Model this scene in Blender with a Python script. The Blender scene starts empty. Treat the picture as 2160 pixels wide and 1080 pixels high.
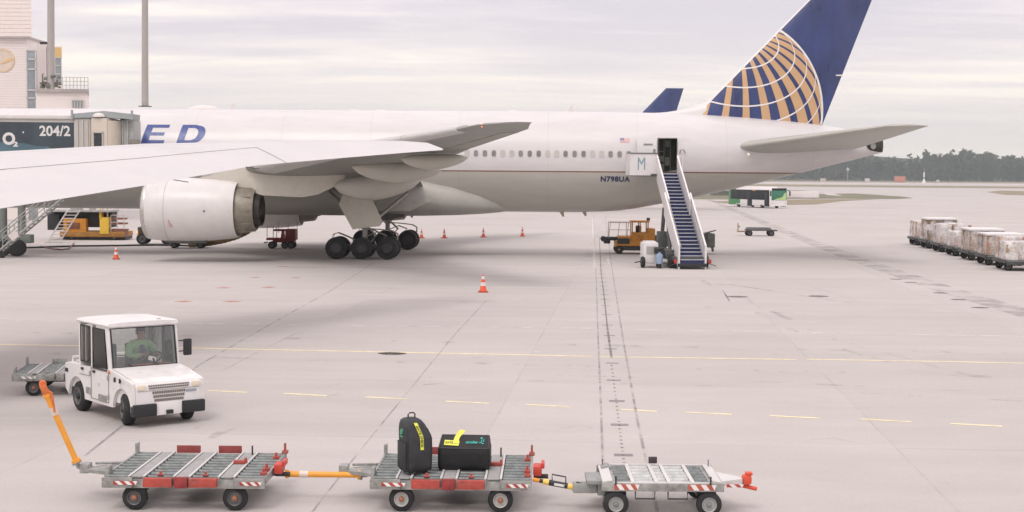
import bpy, bmesh, math, random
from math import sin, cos, pi, sqrt, radians, atan2, acos
from mathutils import Vector, Matrix
random.seed(7)
scene = bpy.context.scene
col = scene.collection

# ------------------------------------------------------------------ camera
F, H, YH, ROLL = 3100.0, 4.9, 369.0, 0.40          # focal length in photo pixels, eye height, horizon row, roll
cam_d = bpy.data.cameras.new('camera'); cam = bpy.data.objects.new('camera', cam_d); col.objects.link(cam)
cam_d.sensor_width = 36.0; cam_d.lens = 36.0*F/2160.0
cam_d.clip_start = 0.2; cam_d.clip_end = 9000
PITCH = math.atan((540-YH)/F)
CR = Matrix.Rotation(radians(90)-PITCH, 3, 'X') @ Matrix.Rotation(radians(ROLL), 3, 'Z')
cam.matrix_world = Matrix.Translation((0, 0, H)) @ CR.to_4x4()
scene.camera = cam
CP = Vector((0, 0, H))

# ------------------------------------------------------------------ sky, sun, exposure
SUN_EL, SUN_AZ = radians(52), radians(200)        # high veiled sun behind the camera, a little to the left
world = bpy.data.worlds.new('World'); scene.world = world; world.use_nodes = True
def build_world():
    nt = world.node_tree; N = nt.nodes; L = nt.links
    bg = N['Background']; bg.inputs['Strength'].default_value = 0.1
    sky = N.new('ShaderNodeTexSky'); sky.sky_type = 'NISHITA'; sky.sun_disc = False
    sky.sun_elevation = SUN_EL; sky.sun_rotation = SUN_AZ; sky.air_density = 1.0; sky.dust_density = 2.0
    tc = N.new('ShaderNodeTexCoord'); sp = N.new('ShaderNodeSeparateXYZ'); L.new(tc.outputs['Generated'], sp.inputs[0])
    def math_(op, a, b=None):
        n = N.new('ShaderNodeMath'); n.operation = op
        for i, v in enumerate((a, b)):
            if v is None: continue
            if isinstance(v, (int, float)): n.inputs[i].default_value = v
            else: L.new(v, n.inputs[i])
        return n.outputs[0]
    zz = math_('MAXIMUM', sp.outputs[2], 0.0)
    dz = math_('ADD', zz, 0.06)
    cx = math_('DIVIDE', sp.outputs[0], dz); cy = math_('DIVIDE', sp.outputs[1], dz)
    cb = N.new('ShaderNodeCombineXYZ'); L.new(cx, cb.inputs[0]); L.new(cy, cb.inputs[1])
    def noise(scale, detail, sx, sy, off, rough=.55, dist=.3):
        mp = N.new('ShaderNodeMapping'); L.new(cb.outputs[0], mp.inputs[0])
        mp.inputs['Scale'].default_value = (sx, sy, 1); mp.inputs['Location'].default_value = off
        mp.inputs['Rotation'].default_value = (0, 0, radians(6))
        n = N.new('ShaderNodeTexNoise'); L.new(mp.outputs[0], n.inputs['Vector'])
        n.inputs['Scale'].default_value = scale; n.inputs['Detail'].default_value = detail
        n.inputs['Roughness'].default_value = rough; n.inputs['Distortion'].default_value = dist
        return n.outputs[0]
    n1 = noise(0.55, 6, .55, 1.0, (3.1, 7.7, 0)); n2 = noise(1.6, 8, .45, 1.3, (1.3, 2.2, 0), .6, .6)
    m = math_('ADD', math_('MULTIPLY', n1, .65), math_('MULTIPLY', n2, .35))
    cr = N.new('ShaderNodeValToRGB'); L.new(m, cr.inputs[0])
    e = cr.color_ramp.elements
    e[0].position = .41; e[0].color = (7.0, 6.4, 7.0, 1)
    e[1].position = .595; e[1].color = (11.0, 9.8, 8.8, 1)
    k = e.new(.49); k.color = (8.2, 7.45, 7.75, 1)
    k = e.new(.545); k.color = (9.4, 8.5, 8.2, 1)
    # warm bright band low over the horizon
    hz = N.new('ShaderNodeMapRange'); L.new(zz, hz.inputs[0]); hz.inputs[1].default_value = 0.0; hz.inputs[2].default_value = .11
    hz.inputs[3].default_value = .85; hz.inputs[4].default_value = 0
    mxh = N.new('ShaderNodeMixRGB'); L.new(hz.outputs[0], mxh.inputs[0]); L.new(cr.outputs[0], mxh.inputs[1]); mxh.inputs[2].default_value = (10.6, 9.6, 8.8, 1)
    # overcast: zenith brighter than horizon
    up = math_('ADD', math_('MULTIPLY', zz, .62), 1.0)
    ml = N.new('ShaderNodeVectorMath'); ml.operation = 'SCALE'; L.new(mxh.outputs[0], ml.inputs[0]); L.new(up, ml.inputs['Scale'])
    mx = N.new('ShaderNodeMixRGB'); mx.inputs[0].default_value = .93
    L.new(sky.outputs[0], mx.inputs[1]); L.new(ml.outputs[0], mx.inputs[2])
    L.new(mx.outputs[0], bg.inputs['Color'])
build_world()
sun_d = bpy.data.lights.new('sun', 'SUN'); sun = bpy.data.objects.new('sun', sun_d); col.objects.link(sun)
sun_d.energy = 0.85; sun_d.angle = radians(18); sun_d.color = (1, .95, .9)
sun.rotation_euler = (radians(90)-SUN_EL, 0, radians(180)-SUN_AZ)
scene.view_settings.view_transform = 'Standard'; scene.view_settings.look = 'None'
scene.view_settings.exposure = 0.19; scene.view_settings.gamma = 1.0; scene.view_settings.use_curve_mapping = False
scene.cycles.max_bounces = 8; scene.cycles.transparent_max_bounces = 12

# ------------------------------------------------------------------ measuring helpers (photo pixel -> metres)
def ray(px, py):
    return (CR @ Vector(((px-1080)/F, -(py-540)/F, -1))).normalized()
def gp(px, py, z=0.0):
    d = ray(px, py); t = (z-H)/d.z; return CP + d*t
def at(px, py, Y):
    d = ray(px, py); return CP + d*(Y/d.y)

# ------------------------------------------------------------------ materials
MATS = {}
def mat(name, c, rough=.6, metal=0.0, var=.08, vscale=3.0, bump=0.0, bscale=20.0, dirt=0.0, dirtc=(.12, .11, .09), dscale=1.2, coat=0.0, stretch=(1, 1, 1), spec=.5):
    if name in MATS: return MATS[name]
    m = bpy.data.materials.new(name); m.use_nodes = True; MATS[name] = m
    nt = m.node_tree; N = nt.nodes; L = nt.links; b = N['Principled BSDF']
    b.inputs['Roughness'].default_value = rough; b.inputs['Metallic'].default_value = metal
    b.inputs['Coat Weight'].default_value = coat; b.inputs['Specular IOR Level'].default_value = spec
    tc = N.new('ShaderNodeTexCoord'); mp = N.new('ShaderNodeMapping'); mp.inputs['Scale'].default_value = stretch
    L.new(tc.outputs['Object'], mp.inputs[0])
    n = N.new('ShaderNodeTexNoise'); n.inputs['Scale'].default_value = vscale; n.inputs['Detail'].default_value = 7; n.inputs['Roughness'].default_value = .62
    L.new(mp.outputs[0], n.inputs['Vector'])
    mr = N.new('ShaderNodeMapRange'); L.new(n.outputs[0], mr.inputs[0]); mr.inputs[1].default_value = .25; mr.inputs[2].default_value = .75
    mr.inputs[3].default_value = 1-var*1.6; mr.inputs[4].default_value = 1+var
    sc = N.new('ShaderNodeVectorMath'); sc.operation = 'SCALE'; sc.inputs[0].default_value = c; L.new(mr.outputs[0], sc.inputs['Scale'])
    out = sc.outputs[0]
    if dirt:
        n2 = N.new('ShaderNodeTexNoise'); n2.inputs['Scale'].default_value = dscale; n2.inputs['Detail'].default_value = 9; n2.inputs['Roughness'].default_value = .7
        L.new(mp.outputs[0], n2.inputs['Vector'])
        r2 = N.new('ShaderNodeMapRange'); L.new(n2.outputs[0], r2.inputs[0]); r2.inputs[1].default_value = .5; r2.inputs[2].default_value = .72
        r2.inputs[3].default_value = 0; r2.inputs[4].default_value = dirt
        mx = N.new('ShaderNodeMixRGB'); L.new(r2.outputs[0], mx.inputs[0]); L.new(out, mx.inputs[1]); mx.inputs[2].default_value = (*dirtc, 1)
        out = mx.outputs[0]
    L.new(out, b.inputs['Base Color'])
    if rough > .15:
        rr = N.new('ShaderNodeMapRange'); L.new(n.outputs[0], rr.inputs[0]); rr.inputs[1].default_value = .3; rr.inputs[2].default_value = .7
        rr.inputs[3].default_value = max(.05, rough-.08); rr.inputs[4].default_value = min(1, rough+.1); L.new(rr.outputs[0], b.inputs['Roughness'])
    if bump:
        n3 = N.new('ShaderNodeTexNoise'); n3.inputs['Scale'].default_value = bscale; n3.inputs['Detail'].default_value = 5; L.new(mp.outputs[0], n3.inputs['Vector'])
        bp = N.new('ShaderNodeBump'); bp.inputs['Strength'].default_value = bump; bp.inputs['Distance'].default_value = .02
        L.new(n3.outputs[0], bp.inputs['Height']); L.new(bp.outputs[0], b.inputs['Normal'])
    return m
def emit(name, c, s):
    m = bpy.data.materials.new(name); m.use_nodes = True; b = m.node_tree.nodes['Principled BSDF']
    b.inputs['Base Color'].default_value = (*c, 1); b.inputs['Emission Color'].default_value = (*c, 1); b.inputs['Emission Strength'].default_value = s
    return m
def glass(name, tint=(.75, .82, .8), alpha=.35, rough=.05):
    m = bpy.data.materials.new(name); m.use_nodes = True; nt = m.node_tree; N = nt.nodes; L = nt.links
    N.remove(N['Principled BSDF'])
    tr = N.new('ShaderNodeBsdfTransparent'); tr.inputs[0].default_value = (*tint, 1)
    gl = N.new('ShaderNodeBsdfGlossy'); gl.inputs['Roughness'].default_value = rough
    fr = N.new('ShaderNodeFresnel'); fr.inputs[0].default_value = 1.5
    ad = N.new('ShaderNodeMath'); ad.operation = 'ADD'; L.new(fr.outputs[0], ad.inputs[0]); ad.inputs[1].default_value = alpha*.15
    mx = N.new('ShaderNodeMixShader'); L.new(ad.outputs[0], mx.inputs[0]); L.new(tr.outputs[0], mx.inputs[1]); L.new(gl.outputs[0], mx.inputs[2])
    L.new(mx.outputs[0], N['Material Output'].inputs[0]); return m

# ------------------------------------------------------------------ mesh builder
def orth(d):
    d = Vector(d).normalized(); a = Vector((0, 0, 1)) if abs(d.z) < .9 else Vector((1, 0, 0))
    u = d.cross(a).normalized(); return u, d.cross(u).normalized(), d
class MB:
    def __init__(s): s.v = []; s.f = []; s.m = []; s.mi = 0; s.M = Matrix.Identity(4)
    def add(s, vs, fs):
        o = len(s.v); s.v += [s.M @ Vector(p) for p in vs]
        for f in fs: s.f.append([i+o for i in f]); s.m.append(s.mi)
        return s
    def box(s, c, d, rot=None, bev=0.0):
        x, y, z = d[0]/2, d[1]/2, d[2]/2
        b = min(bev, x*.98, y*.98, z*.98)
        R = rot.to_3x3() if rot is not None else Matrix.Identity(3); c = Vector(c)
        if b <= 0:
            P = [(-x,-y,-z),(x,-y,-z),(x,y,-z),(-x,y,-z),(-x,-y,z),(x,-y,z),(x,y,z),(-x,y,z)]
            return s.add([c+R@Vector(p) for p in P], [(3,2,1,0),(4,5,6,7),(0,1,5,4),(1,2,6,5),(2,3,7,6),(3,0,4,7)])
        bm = bmesh.new(); bmesh.ops.create_cube(bm, size=1)
        for v in bm.verts: v.co = Vector((v.co.x*2*x, v.co.y*2*y, v.co.z*2*z))
        bmesh.ops.bevel(bm, geom=bm.edges[:], offset=b, segments=2, affect='EDGES', profile=.6)
        bm.verts.index_update()
        s.add([c+R@v.co for v in bm.verts], [[v.index for v in f.verts] for f in bm.faces]); bm.free(); return s
    def cyl(s, p0, p1, r0, r1=None, n=16, cap=True):
        r1 = r0 if r1 is None else r1; p0 = Vector(p0); p1 = Vector(p1); u, w, d = orth(p1-p0)
        A = [p0+(u*cos(2*pi*i/n)+w*sin(2*pi*i/n))*r0 for i in range(n)]
        B = [p1+(u*cos(2*pi*i/n)+w*sin(2*pi*i/n))*r1 for i in range(n)]
        fs = [(i, (i+1) % n, n+(i+1) % n, n+i) for i in range(n)]
        if cap: fs += [tuple(range(n))[::-1], tuple(range(n, 2*n))]
        return s.add(A+B, fs)
    def tube(s, pts, r, n=8):
        pts = [Vector(p) for p in pts]; rings = []
        for i, p in enumerate(pts):
            d = (pts[min(i+1, len(pts)-1)]-pts[max(i-1, 0)]); u, w, _ = orth(d)
            rings.append([p+(u*cos(2*pi*k/n)+w*sin(2*pi*k/n))*r for k in range(n)])
        return s.loft(rings)
    def lathe(s, prof, o, ax, n=24, caps=True):      # prof: (t along axis, radius)
        u, w, d = orth(ax); o = Vector(o)
        return s.loft([[o+d*t+(u*cos(2*pi*k/n)+w*sin(2*pi*k/n))*max(r, 1e-4) for k in range(n)] for t, r in prof], caps)
    def loft(s, rings, caps=True):
        n = len(rings[0]); vs = [p for r in rings for p in r]
        fs = [(a*n+i, a*n+(i+1) % n, (a+1)*n+(i+1) % n, (a+1)*n+i) for a in range(len(rings)-1) for i in range(n)]
        if caps: fs += [tuple(range(n))[::-1], tuple(range((len(rings)-1)*n, len(rings)*n))]
        return s.add(vs, fs)
    def prism(s, poly, off):                          # poly: 3D points, off: thickness vector
        off = Vector(off); n = len(poly); A = [Vector(p) for p in poly]; B = [p+off for p in A]
        return s.add(A+B, [tuple(range(n))[::-1], tuple(range(n, 2*n))]+[(i, (i+1) % n, n+(i+1) % n, n+i) for i in range(n)])
    def face(s, poly): return s.add(poly, [tuple(range(len(poly)))])
    def build(s, name, mats, parent=None, smooth=35, fix=True):
        me = bpy.data.meshes.new(name); me.from_pydata([tuple(v) for v in s.v], [], s.f)
        if not isinstance(mats, (list, tuple)): mats = [mats]
        for m in mats: me.materials.append(m)
        for p, i in zip(me.polygons, s.m): p.material_index = min(i, len(mats)-1)
        if fix:
            bm = bmesh.new(); bm.from_mesh(me); bmesh.ops.recalc_face_normals(bm, faces=bm.faces); bm.to_mesh(me); bm.free()
        if smooth:
            for p in me.polygons: p.use_smooth = True
            me.set_sharp_from_angle(angle=radians(smooth))
        o = bpy.data.objects.new(name, me); col.objects.link(o)
        if parent: o.parent = parent
        return o
def tag(o, label=None, cat=None, group=None, kind=None):
    for k, v in (('label', label), ('category', cat), ('group', group), ('kind', kind)):
        if v: o[k] = v
    return o
def thing(name, loc, rz, label, cat, group=None):
    o = bpy.data.objects.new(name, None); o.empty_display_size = .3; col.objects.link(o)
    o.location = loc; o.rotation_euler = (0, 0, rz); return tag(o, label, cat, group)
def copy_tree(o, parent=None):
    c = o.copy(); col.objects.link(c); c.parent = parent
    for ch in [x for x in scene.objects if x.parent == o]: copy_tree(ch, c)
    return c
def structure(o): o['kind'] = 'structure'; return o
def font_polys(text, size=1.0, spacing=1.0, bold=0.0, shear=0.0):
    cu = bpy.data.curves.new('t', 'FONT'); cu.body = text; cu.size = size; cu.space_character = spacing; cu.offset = bold; cu.shear = shear
    cu.resolution_u = 3; cu.fill_mode = 'FRONT'
    ob = bpy.data.objects.new('t', cu); col.objects.link(ob)
    me = bpy.data.meshes.new_from_object(ob.evaluated_get(bpy.context.evaluated_depsgraph_get()))
    vs = [(v.co.x, v.co.y) for v in me.vertices]; fs = [list(p.vertices) for p in me.polygons]
    bpy.data.objects.remove(ob); bpy.data.curves.remove(cu); bpy.data.meshes.remove(me)
    return vs, fs
def text_mesh(text, size, fn, name, m, parent, spacing=1.0, bold=0.0, shear=0.0, center=True):
    vs, fs = font_polys(text, size, spacing, bold, shear)
    if center:
        x0 = min(v[0] for v in vs); x1 = max(v[0] for v in vs); y0 = min(v[1] for v in vs); y1 = max(v[1] for v in vs)
        vs = [(x-(x0+x1)/2, y-(y0+y1)/2) for x, y in vs]
    b = MB(); b.add([fn(x, y) for x, y in vs], fs)
    return b.build(name, m, parent, smooth=0, fix=False)
def lerp(a, b, t): return a+(b-a)*t
def interp(tab, x):
    if x <= tab[0][0]: return tab[0][1]
    for (x0, y0), (x1, y1) in zip(tab, tab[1:]):
        if x <= x1: return y0+(y1-y0)*(x-x0)/(x1-x0)
    return tab[-1][1]
def sinterp(tab, x):                                   # monotone cubic-ish (Catmull-Rom)
    xs = [t[0] for t in tab]
    if x <= xs[0]: return tab[0][1]
    if x >= xs[-1]: return tab[-1][1]
    i = max(k for k in range(len(xs)-1) if xs[k] <= x)
    def sl(k):
        if k == 0: return (tab[1][1]-tab[0][1])/(xs[1]-xs[0])
        if k == len(xs)-1: return (tab[-1][1]-tab[-2][1])/(xs[-1]-xs[-2])
        a = (tab[k][1]-tab[k-1][1])/(xs[k]-xs[k-1]); b = (tab[k+1][1]-tab[k][1])/(xs[k+1]-xs[k])
        return 0 if a*b <= 0 else 2*a*b/(a+b)
    h = xs[i+1]-xs[i]; t = (x-xs[i])/h
    return (2*t**3-3*t**2+1)*tab[i][1]+(t**3-2*t*t+t)*h*sl(i)+(-2*t**3+3*t*t)*tab[i+1][1]+(t**3-t*t)*h*sl(i+1)

WHITE = mat('white_paint', (.68, .66, .665), .35, var=.03, vscale=.8, dirt=.10, dscale=.7)
WHITEV = mat('white_vehicle_paint', (.76, .745, .74), .35, var=.04, vscale=2, dirt=.3, dscale=3.5, dirtc=(.45, .40, .36))
GALV = mat('galvanised_steel', (.37, .375, .36), .5, .3, var=.35, vscale=6, dirt=.7, dscale=4.5, dirtc=(.15, .125, .10))
GALVL = mat('pale_steel', (.62, .62, .61), .45, .2, var=.12, vscale=6, dirt=.25, dscale=6, dirtc=(.33, .3, .27))
ROLLER = mat('roller_steel', (.20, .22, .22), .42, .4, var=.35, vscale=9, dirt=.5, dscale=8, dirtc=(.10, .10, .10))
DARKM = mat('dark_metal', (.045, .047, .05), .55, .3, var=.25, vscale=8, dirt=.3, dirtc=(.12, .1, .08))
RUBBER = mat('tyre_rubber', (.018, .018, .021), .75, var=.25, vscale=9, dirt=.35, dscale=6, dirtc=(.08, .075, .07))
RED = mat('red_paint', (.42, .065, .048), .55, var=.25, vscale=8, dirt=.8, dscale=6, dirtc=(.27, .17, .14))
ORANGE = mat('orange_paint', (.85, .33, .035), .45, var=.1, vscale=6, dirt=.2, dscale=6, dirtc=(.4, .2, .08))
YELLOW = mat('yellow_paint', (.80, .52, .06), .45, var=.1, vscale=5, dirt=.25, dscale=5, dirtc=(.3, .2, .08))
AMBERV = mat('amber_vehicle_paint', (.62, .26, .025), .5, var=.15, vscale=3, dirt=.55, dscale=3, dirtc=(.2, .09, .03))
GREYP = mat('grey_paint', (.40, .39, .37), .5, var=.08, vscale=2, dirt=.2)
BLACKP = mat('black_plastic', (.02, .021, .024), .5, var=.15, vscale=6)
STRIPEW = mat('marker_white', (.78, .75, .74), .5, var=.08)
ORANGEL = mat('orange_lens', (.75, .16, .03), .2, var=.05)
# ------------------------------------------------------------------ ground, far field, forest
def ground_material():
    m = bpy.data.materials.new('apron_concrete'); m.use_nodes = True; nt = m.node_tree; N = nt.nodes; L = nt.links; b = N['Principled BSDF']
    tc = N.new('ShaderNodeTexCoord')
    def noise(scale, det, rough, st=(1, 1, 1), dist=0):
        mp = N.new('ShaderNodeMapping'); mp.inputs['Scale'].default_value = st; L.new(tc.outputs['Object'], mp.inputs[0])
        n = N.new('ShaderNodeTexNoise'); n.inputs['Scale'].default_value = scale; n.inputs['Detail'].default_value = det
        n.inputs['Roughness'].default_value = rough; n.inputs['Distortion'].default_value = dist; L.new(mp.outputs[0], n.inputs['Vector']); return n.outputs[0]
    def mr(x, a, b_, c, d):
        r = N.new('ShaderNodeMapRange'); L.new(x, r.inputs[0])
        for i, v in enumerate((a, b_, c, d)): r.inputs[i+1].default_value = v
        return r.outputs[0]
    def mul(a, b_):
        k = N.new('ShaderNodeMath'); k.operation = 'MULTIPLY'; L.new(a, k.inputs[0]); L.new(b_, k.inputs[1]); return k.outputs[0]
    big = mr(noise(.07, 5, .6, (1, .5, 1), .5), .3, .7, .96, 1.03)
    mid = mr(noise(.5, 8, .68, (.5, 1, 1), .6), .3, .72, .93, 1.04)
    trk = mr(noise(1.0, 6, .6, (.04, .55, 1), .3), .42, .7, 1.01, .95)         # worn wheel lanes along the taxi road
    fine = mr(noise(14, 6, .85), .3, .7, .90, 1.08)
    spot = mr(noise(.8, 3, .5), .70, .78, 1.0, .86)
    sp_ = N.new('ShaderNodeSeparateXYZ'); mpj = N.new('ShaderNodeMapping'); mpj.inputs['Rotation'].default_value = (0, 0, radians(4.5)); mpj.inputs['Location'].default_value = (2.6, 3.1, 0); L.new(tc.outputs['Object'], mpj.inputs[0]); L.new(mpj.outputs[0], sp_.inputs[0])
    def seam(o, per, w):
        a = N.new('ShaderNodeMath'); a.operation = 'PINGPONG'; L.new(o, a.inputs[0]); a.inputs[1].default_value = per/2
        return mr(a.outputs[0], 0, w, 1, 0)
    sx, sy = seam(sp_.outputs[0], 7.5, .035), seam(sp_.outputs[1], 7.5, .05)
    mxj = N.new('ShaderNodeMath'); mxj.operation = 'MAXIMUM'; L.new(sx, mxj.inputs[0]); L.new(sy, mxj.inputs[1])
    jn = mr(mul(mxj.outputs[0], mr(noise(.35, 4, .6), .42, .62, .1, 1)), 0, 1, 1, .80)
    fl_ = N.new('ShaderNodeVectorMath'); fl_.operation = 'SCALE'; L.new(mpj.outputs[0], fl_.inputs[0]); fl_.inputs['Scale'].default_value = 1/7.5
    fr_ = N.new('ShaderNodeVectorMath'); fr_.operation = 'FLOOR'; ad_ = N.new('ShaderNodeVectorMath'); ad_.operation = 'ADD'; L.new(fl_.outputs[0], ad_.inputs[0]); ad_.inputs[1].default_value = (0, 0, .5); L.new(ad_.outputs[0], fr_.inputs[0])
    wn_ = N.new('ShaderNodeTexWhiteNoise'); wn_.noise_dimensions = '2D'; L.new(fr_.outputs[0], wn_.inputs['Vector'])
    slab = mr(wn_.outputs[0], 0, 1, .965, 1.025)
    drip = mr(noise(2.6, 5, .75, (.8, 1, 1)), .68, .80, 1, .84)
    rub = mr(noise(.9, 7, .7, (.10, 1.3, 1), .9), .62, .80, 1, .90)
    f = mul(mul(mul(mul(big, mid), mul(trk, fine)), mul(mul(spot, jn), slab)), mul(drip, rub))
    vm = N.new('ShaderNodeVectorMath'); vm.operation = 'SCALE'; vm.inputs[0].default_value = GROUND_C; L.new(f, vm.inputs['Scale'])
    L.new(vm.outputs[0], b.inputs['Base Color']); b.inputs['Roughness'].default_value = .9; b.inputs['Specular IOR Level'].default_value = .2
    bp = N.new('ShaderNodeBump'); bp.inputs['Strength'].default_value = .25; bp.inputs['Distance'].default_value = .01
    L.new(noise(60, 4, .7), bp.inputs['Height']); L.new(bp.outputs[0], b.inputs['Normal'])
    return m
GROUND_C = (.498, .468, .451)
g = MB()
xs = [-5000, -1200, -300, -60, 0, 60, 300, 1200, 5000]; ys = [-300, -20, 20, 60, 120, 300, 900, 2500, 6000]
g.add([(x, y, 0) for y in ys for x in xs], [(j*9+i, j*9+i+1, (j+1)*9+i+1, (j+1)*9+i) for j in range(8) for i in range(8)])
structure(g.build('ground', ground_material(), smooth=0))

def ribbon(mb, pts, w, z, w2=None):
    P = [Vector((p.x, p.y, z)) for p in pts]; n = len(P); Lf = []; Rt = []
    for i, p in enumerate(P):
        d = (P[min(i+1, n-1)]-P[max(i-1, 0)]).normalized(); q = Vector((-d.y, d.x, 0)); ww = w if w2 is None else lerp(w, w2, i/(n-1))
        Lf.append(p+q*ww/2); Rt.append(p-q*ww/2)
    mb.add(Lf+Rt, [(i, i+1, n+i+1, n+i) for i in range(n-1)])
def worn_paint(name, c, keep=.6, scale=2.0, st=(1, 1, 1)):
    m = bpy.data.materials.new(name); m.use_nodes = True; nt = m.node_tree; N = nt.nodes; L = nt.links; b = N['Principled BSDF']
    b.inputs['Base Color'].default_value = (*c, 1); b.inputs['Roughness'].default_value = .7
    tc = N.new('ShaderNodeTexCoord'); mp = N.new('ShaderNodeMapping'); mp.inputs['Scale'].default_value = st; L.new(tc.outputs['Object'], mp.inputs[0])
    n = N.new('ShaderNodeTexNoise'); n.inputs['Scale'].default_value = scale; n.inputs['Detail'].default_value = 8; n.inputs['Roughness'].default_value = .75
    L.new(mp.outputs[0], n.inputs['Vector'])
    r = N.new('ShaderNodeMapRange'); L.new(n.outputs[0], r.inputs[0]); r.inputs[1].default_value = .35; r.inputs[2].default_value = .6
    r.inputs[3].default_value = keep-.35; r.inputs[4].default_value = min(1, keep+.25); L.new(r.outputs[0], b.inputs['Alpha'])
    return m
YLINE = worn_paint('worn_yellow_paint', (.90, .80, .50), .85, 1.5); WLINE = worn_paint('worn_white_paint', (.80, .76, .74), .62, 1.5)
REDL = worn_paint('worn_red_paint', (.62, .22, .16), .45, 2.0); JOINT = worn_paint('joint_tar', (.22, .205, .20), .20, 1.0); JOINTD = worn_paint('joint_tar_dark', (.15, .14, .135), .45, 1.0)
STAIN = worn_paint('tar_band', (.30, .275, .27), .12, .5)
def lines(name, m, segs, z=.004):
    b = MB()
    for pts, w in segs: ribbon(b, [gp(*p) for p in pts], w, z)
    return structure(b.build(name, m, smooth=0))
lines('yellow_dashes', YLINE, [(((a, b), (c, d)), .13) for a, b, c, d in ((440,824,522,828),(600,830,689,835),(770,837.5,858,842),(940,846.5,1031,851),(1110,853.5,1201,858.5),(1310,864,1386,868),(1444,869.5,1543,874.5),(1624,877,1729,882.5),(1814,884,1922,890),(2004,893.5,2114,899.5))])
lines('yellow_line', YLINE, [(((-60,724),(0,726.5),(300,732),(600,738.5),(900,744.5),(1250,752)), .17), (((1262,752.5),(1680,758.5)), .15), (((1702,758),(2000,763),(2240,768)), .15)])
lines('white_line', WLINE, [(((-60,674),(300,681),(700,686),(1250,692.5)), .13), (((1335,695),(1600,700),(2240,711)), .13), (((1225,545),(1252,545)), .25),
    (((1150,473),(1245,472)), .2), (((1080,556),(1250,562)), .10), (((1490,566),(1900,573)), .12), (((640,453),(900,456)), .2), (((1640,441),(1790,458),(1900,478),(1990,492)), .30), (((1735,439),(1860,444),(1960,453),(2160,485),(2240,500)), .30),
    (((1600,745),(1640,748)), .10), (((615,731),(634,732)), .12), (((535,683),(543,683)), .3), (((1125,742),(1145,743)), .1)])
lines('red_line', REDL, [(((375,637),(400,635)), .55), (((478,637),(500,635)), .55), (((465,608),(480,606)), .55), (((560,607),(574,605)), .5), (((530,585.5),(546,585)), .5), (((617,586),(632,586)), .5), (((588,562.5),(605,562)), .5), (((600,563.5),(688,564)), .22)])
lines('white_marking', WLINE, [(((402,636),(424,636.5)), .12), (((458,637),(476,636.5)), .12), (((484,607),(506,607)), .12), (((536,607.5),(552,607.5)), .12)], .004)
jo = []
for pts, w in ((((655,1085),(760,950),(870,815),(960,705),(1025,635)), .032), (((150,985),(250,905),(420,770),(560,690),(700,612),(790,553)), .06), (((470,782),(540,745),(620,705)), .02),
    (((1252,452),(1254,500),(1258,600),(1262,720),(1268,870),(1275,1085)), .05), (((1276,452),(1290,560),(1315,720),(1345,890),(1388,1085)), .055),
    (((1700,600),(1850,650),(2160,672)), .03), (((-20,652),(400,660),(1100,668)), .02), (((700,792),(0,768)), .015)):
    jo.append((pts, w))
lines('pavement_joint', JOINT, jo, .006)
bars = [(1268,560,12),(1269,571,12),(1270,578,13),(1271,586,14),(1272,595,15),(1273,604,15),(1274,612,15),(1275,622,17),(1276,632,18),(1277,645,19),(1279,664,20),(1281,686,22),(1285,708,24),(1288,736,26),(1291,766,27),(1295,802,30),(1301,846,33),(1307,896,37),(1315,960,40)]
sg = [(((x-w/2, y-.3), (x+w/2, y+.3)), .24 if y > 820 else .18) for x, y, w in bars]
lines('slot_bars', worn_paint('slot_bar_grey', (.27, .25, .25), .8, 3), sg, .005)
sg = [(((1264,500),(1268,575),(1275,630),(1281,690)), .05), (((1281,690),(1290,755)), .07)]
sg += [(((lerp(1290,1316,t), lerp(770,975,t)), (lerp(1290,1316,t+.010), lerp(770,975,t+.010))), .05) for t in [i/26 for i in range(27)]]
lines('slot_line', JOINTD, sg, .007)
lines('white_edge_line', WLINE, [(((1250,460),(1251,500)), .14), (((1253,525),(1255,568)), .14), (((1282,545),(1285,560)), .12)], .008)
lines('tar_strip', STAIN, [(((1460,405),(1540,440),(1660,490),(1800,545),(2000,612),(2200,672)), 1.3), (((1430,598),(1540,600),(1800,640)), .3)], .003)
def disc(b, px, py, r, z=.006):
    c = gp(px, py); n = 20
    b.face([(c.x+r*cos(2*pi*i/n), c.y+r*sin(2*pi*i/n), z) for i in range(n)])
TM = worn_paint('tyre_mark_rubber', (.24, .225, .22), -.07, .8, (1, .3, 1))
tm = [(((-50,700),(300,706),(700,716),(1200,727),(1700,737),(2240,748)), .5), (((-50,742),(400,753),(900,764),(1500,779),(2240,798)), .45), (((420,905),(520,850),(760,800),(1100,790),(1500,800),(2240,835)), .22), (((440,925),(560,868),(790,815),(1110,803),(1500,814),(2240,850)), .22),
    (((1480,590),(1560,640),(1720,720),(2000,800)), .25), (((1500,588),(1590,640),(1760,716),(2040,790)), .25), (((900,640),(1100,632),(1400,640),(1700,664)), .25), (((1500,520),(1700,505),(1900,520)), .3)]
lines('tyre_marks', TM, tm, .002)
cr_ = [(((1528,618),(1533,627),(1538,636)), .05), (((1524,612),(1540,634)), .03), (((1180,905),(1230,898),(1250,905)), .012), (((560,880),(610,868),(640,872)), .012), (((1700,930),(1760,925),(1800,934)), .012)]
lines('pavement_crack', JOINTD, cr_, .009)
hc = MB()
for px, py, r in ((1556,626,.42),(1727,625,.42),(1890,589,.3),(1920,596,.3),(1984,618,.32),(2022,632,.32),(2067,649,.33)): disc(hc, px, py, r)
structure(hc.build('drain_covers', worn_paint('iron_cover', (.13, .12, .12), .6, 6), smooth=0))
oil = MB(); disc(oil, 826, 746, .30, .012); disc(oil, 812, 745.5, .2, .011); disc(oil, 842,746.3, .2,.010)
structure(oil.build('oil_stain', worn_paint('oil_film', (.06, .05, .05), .65, 2.5), smooth=0))

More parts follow.
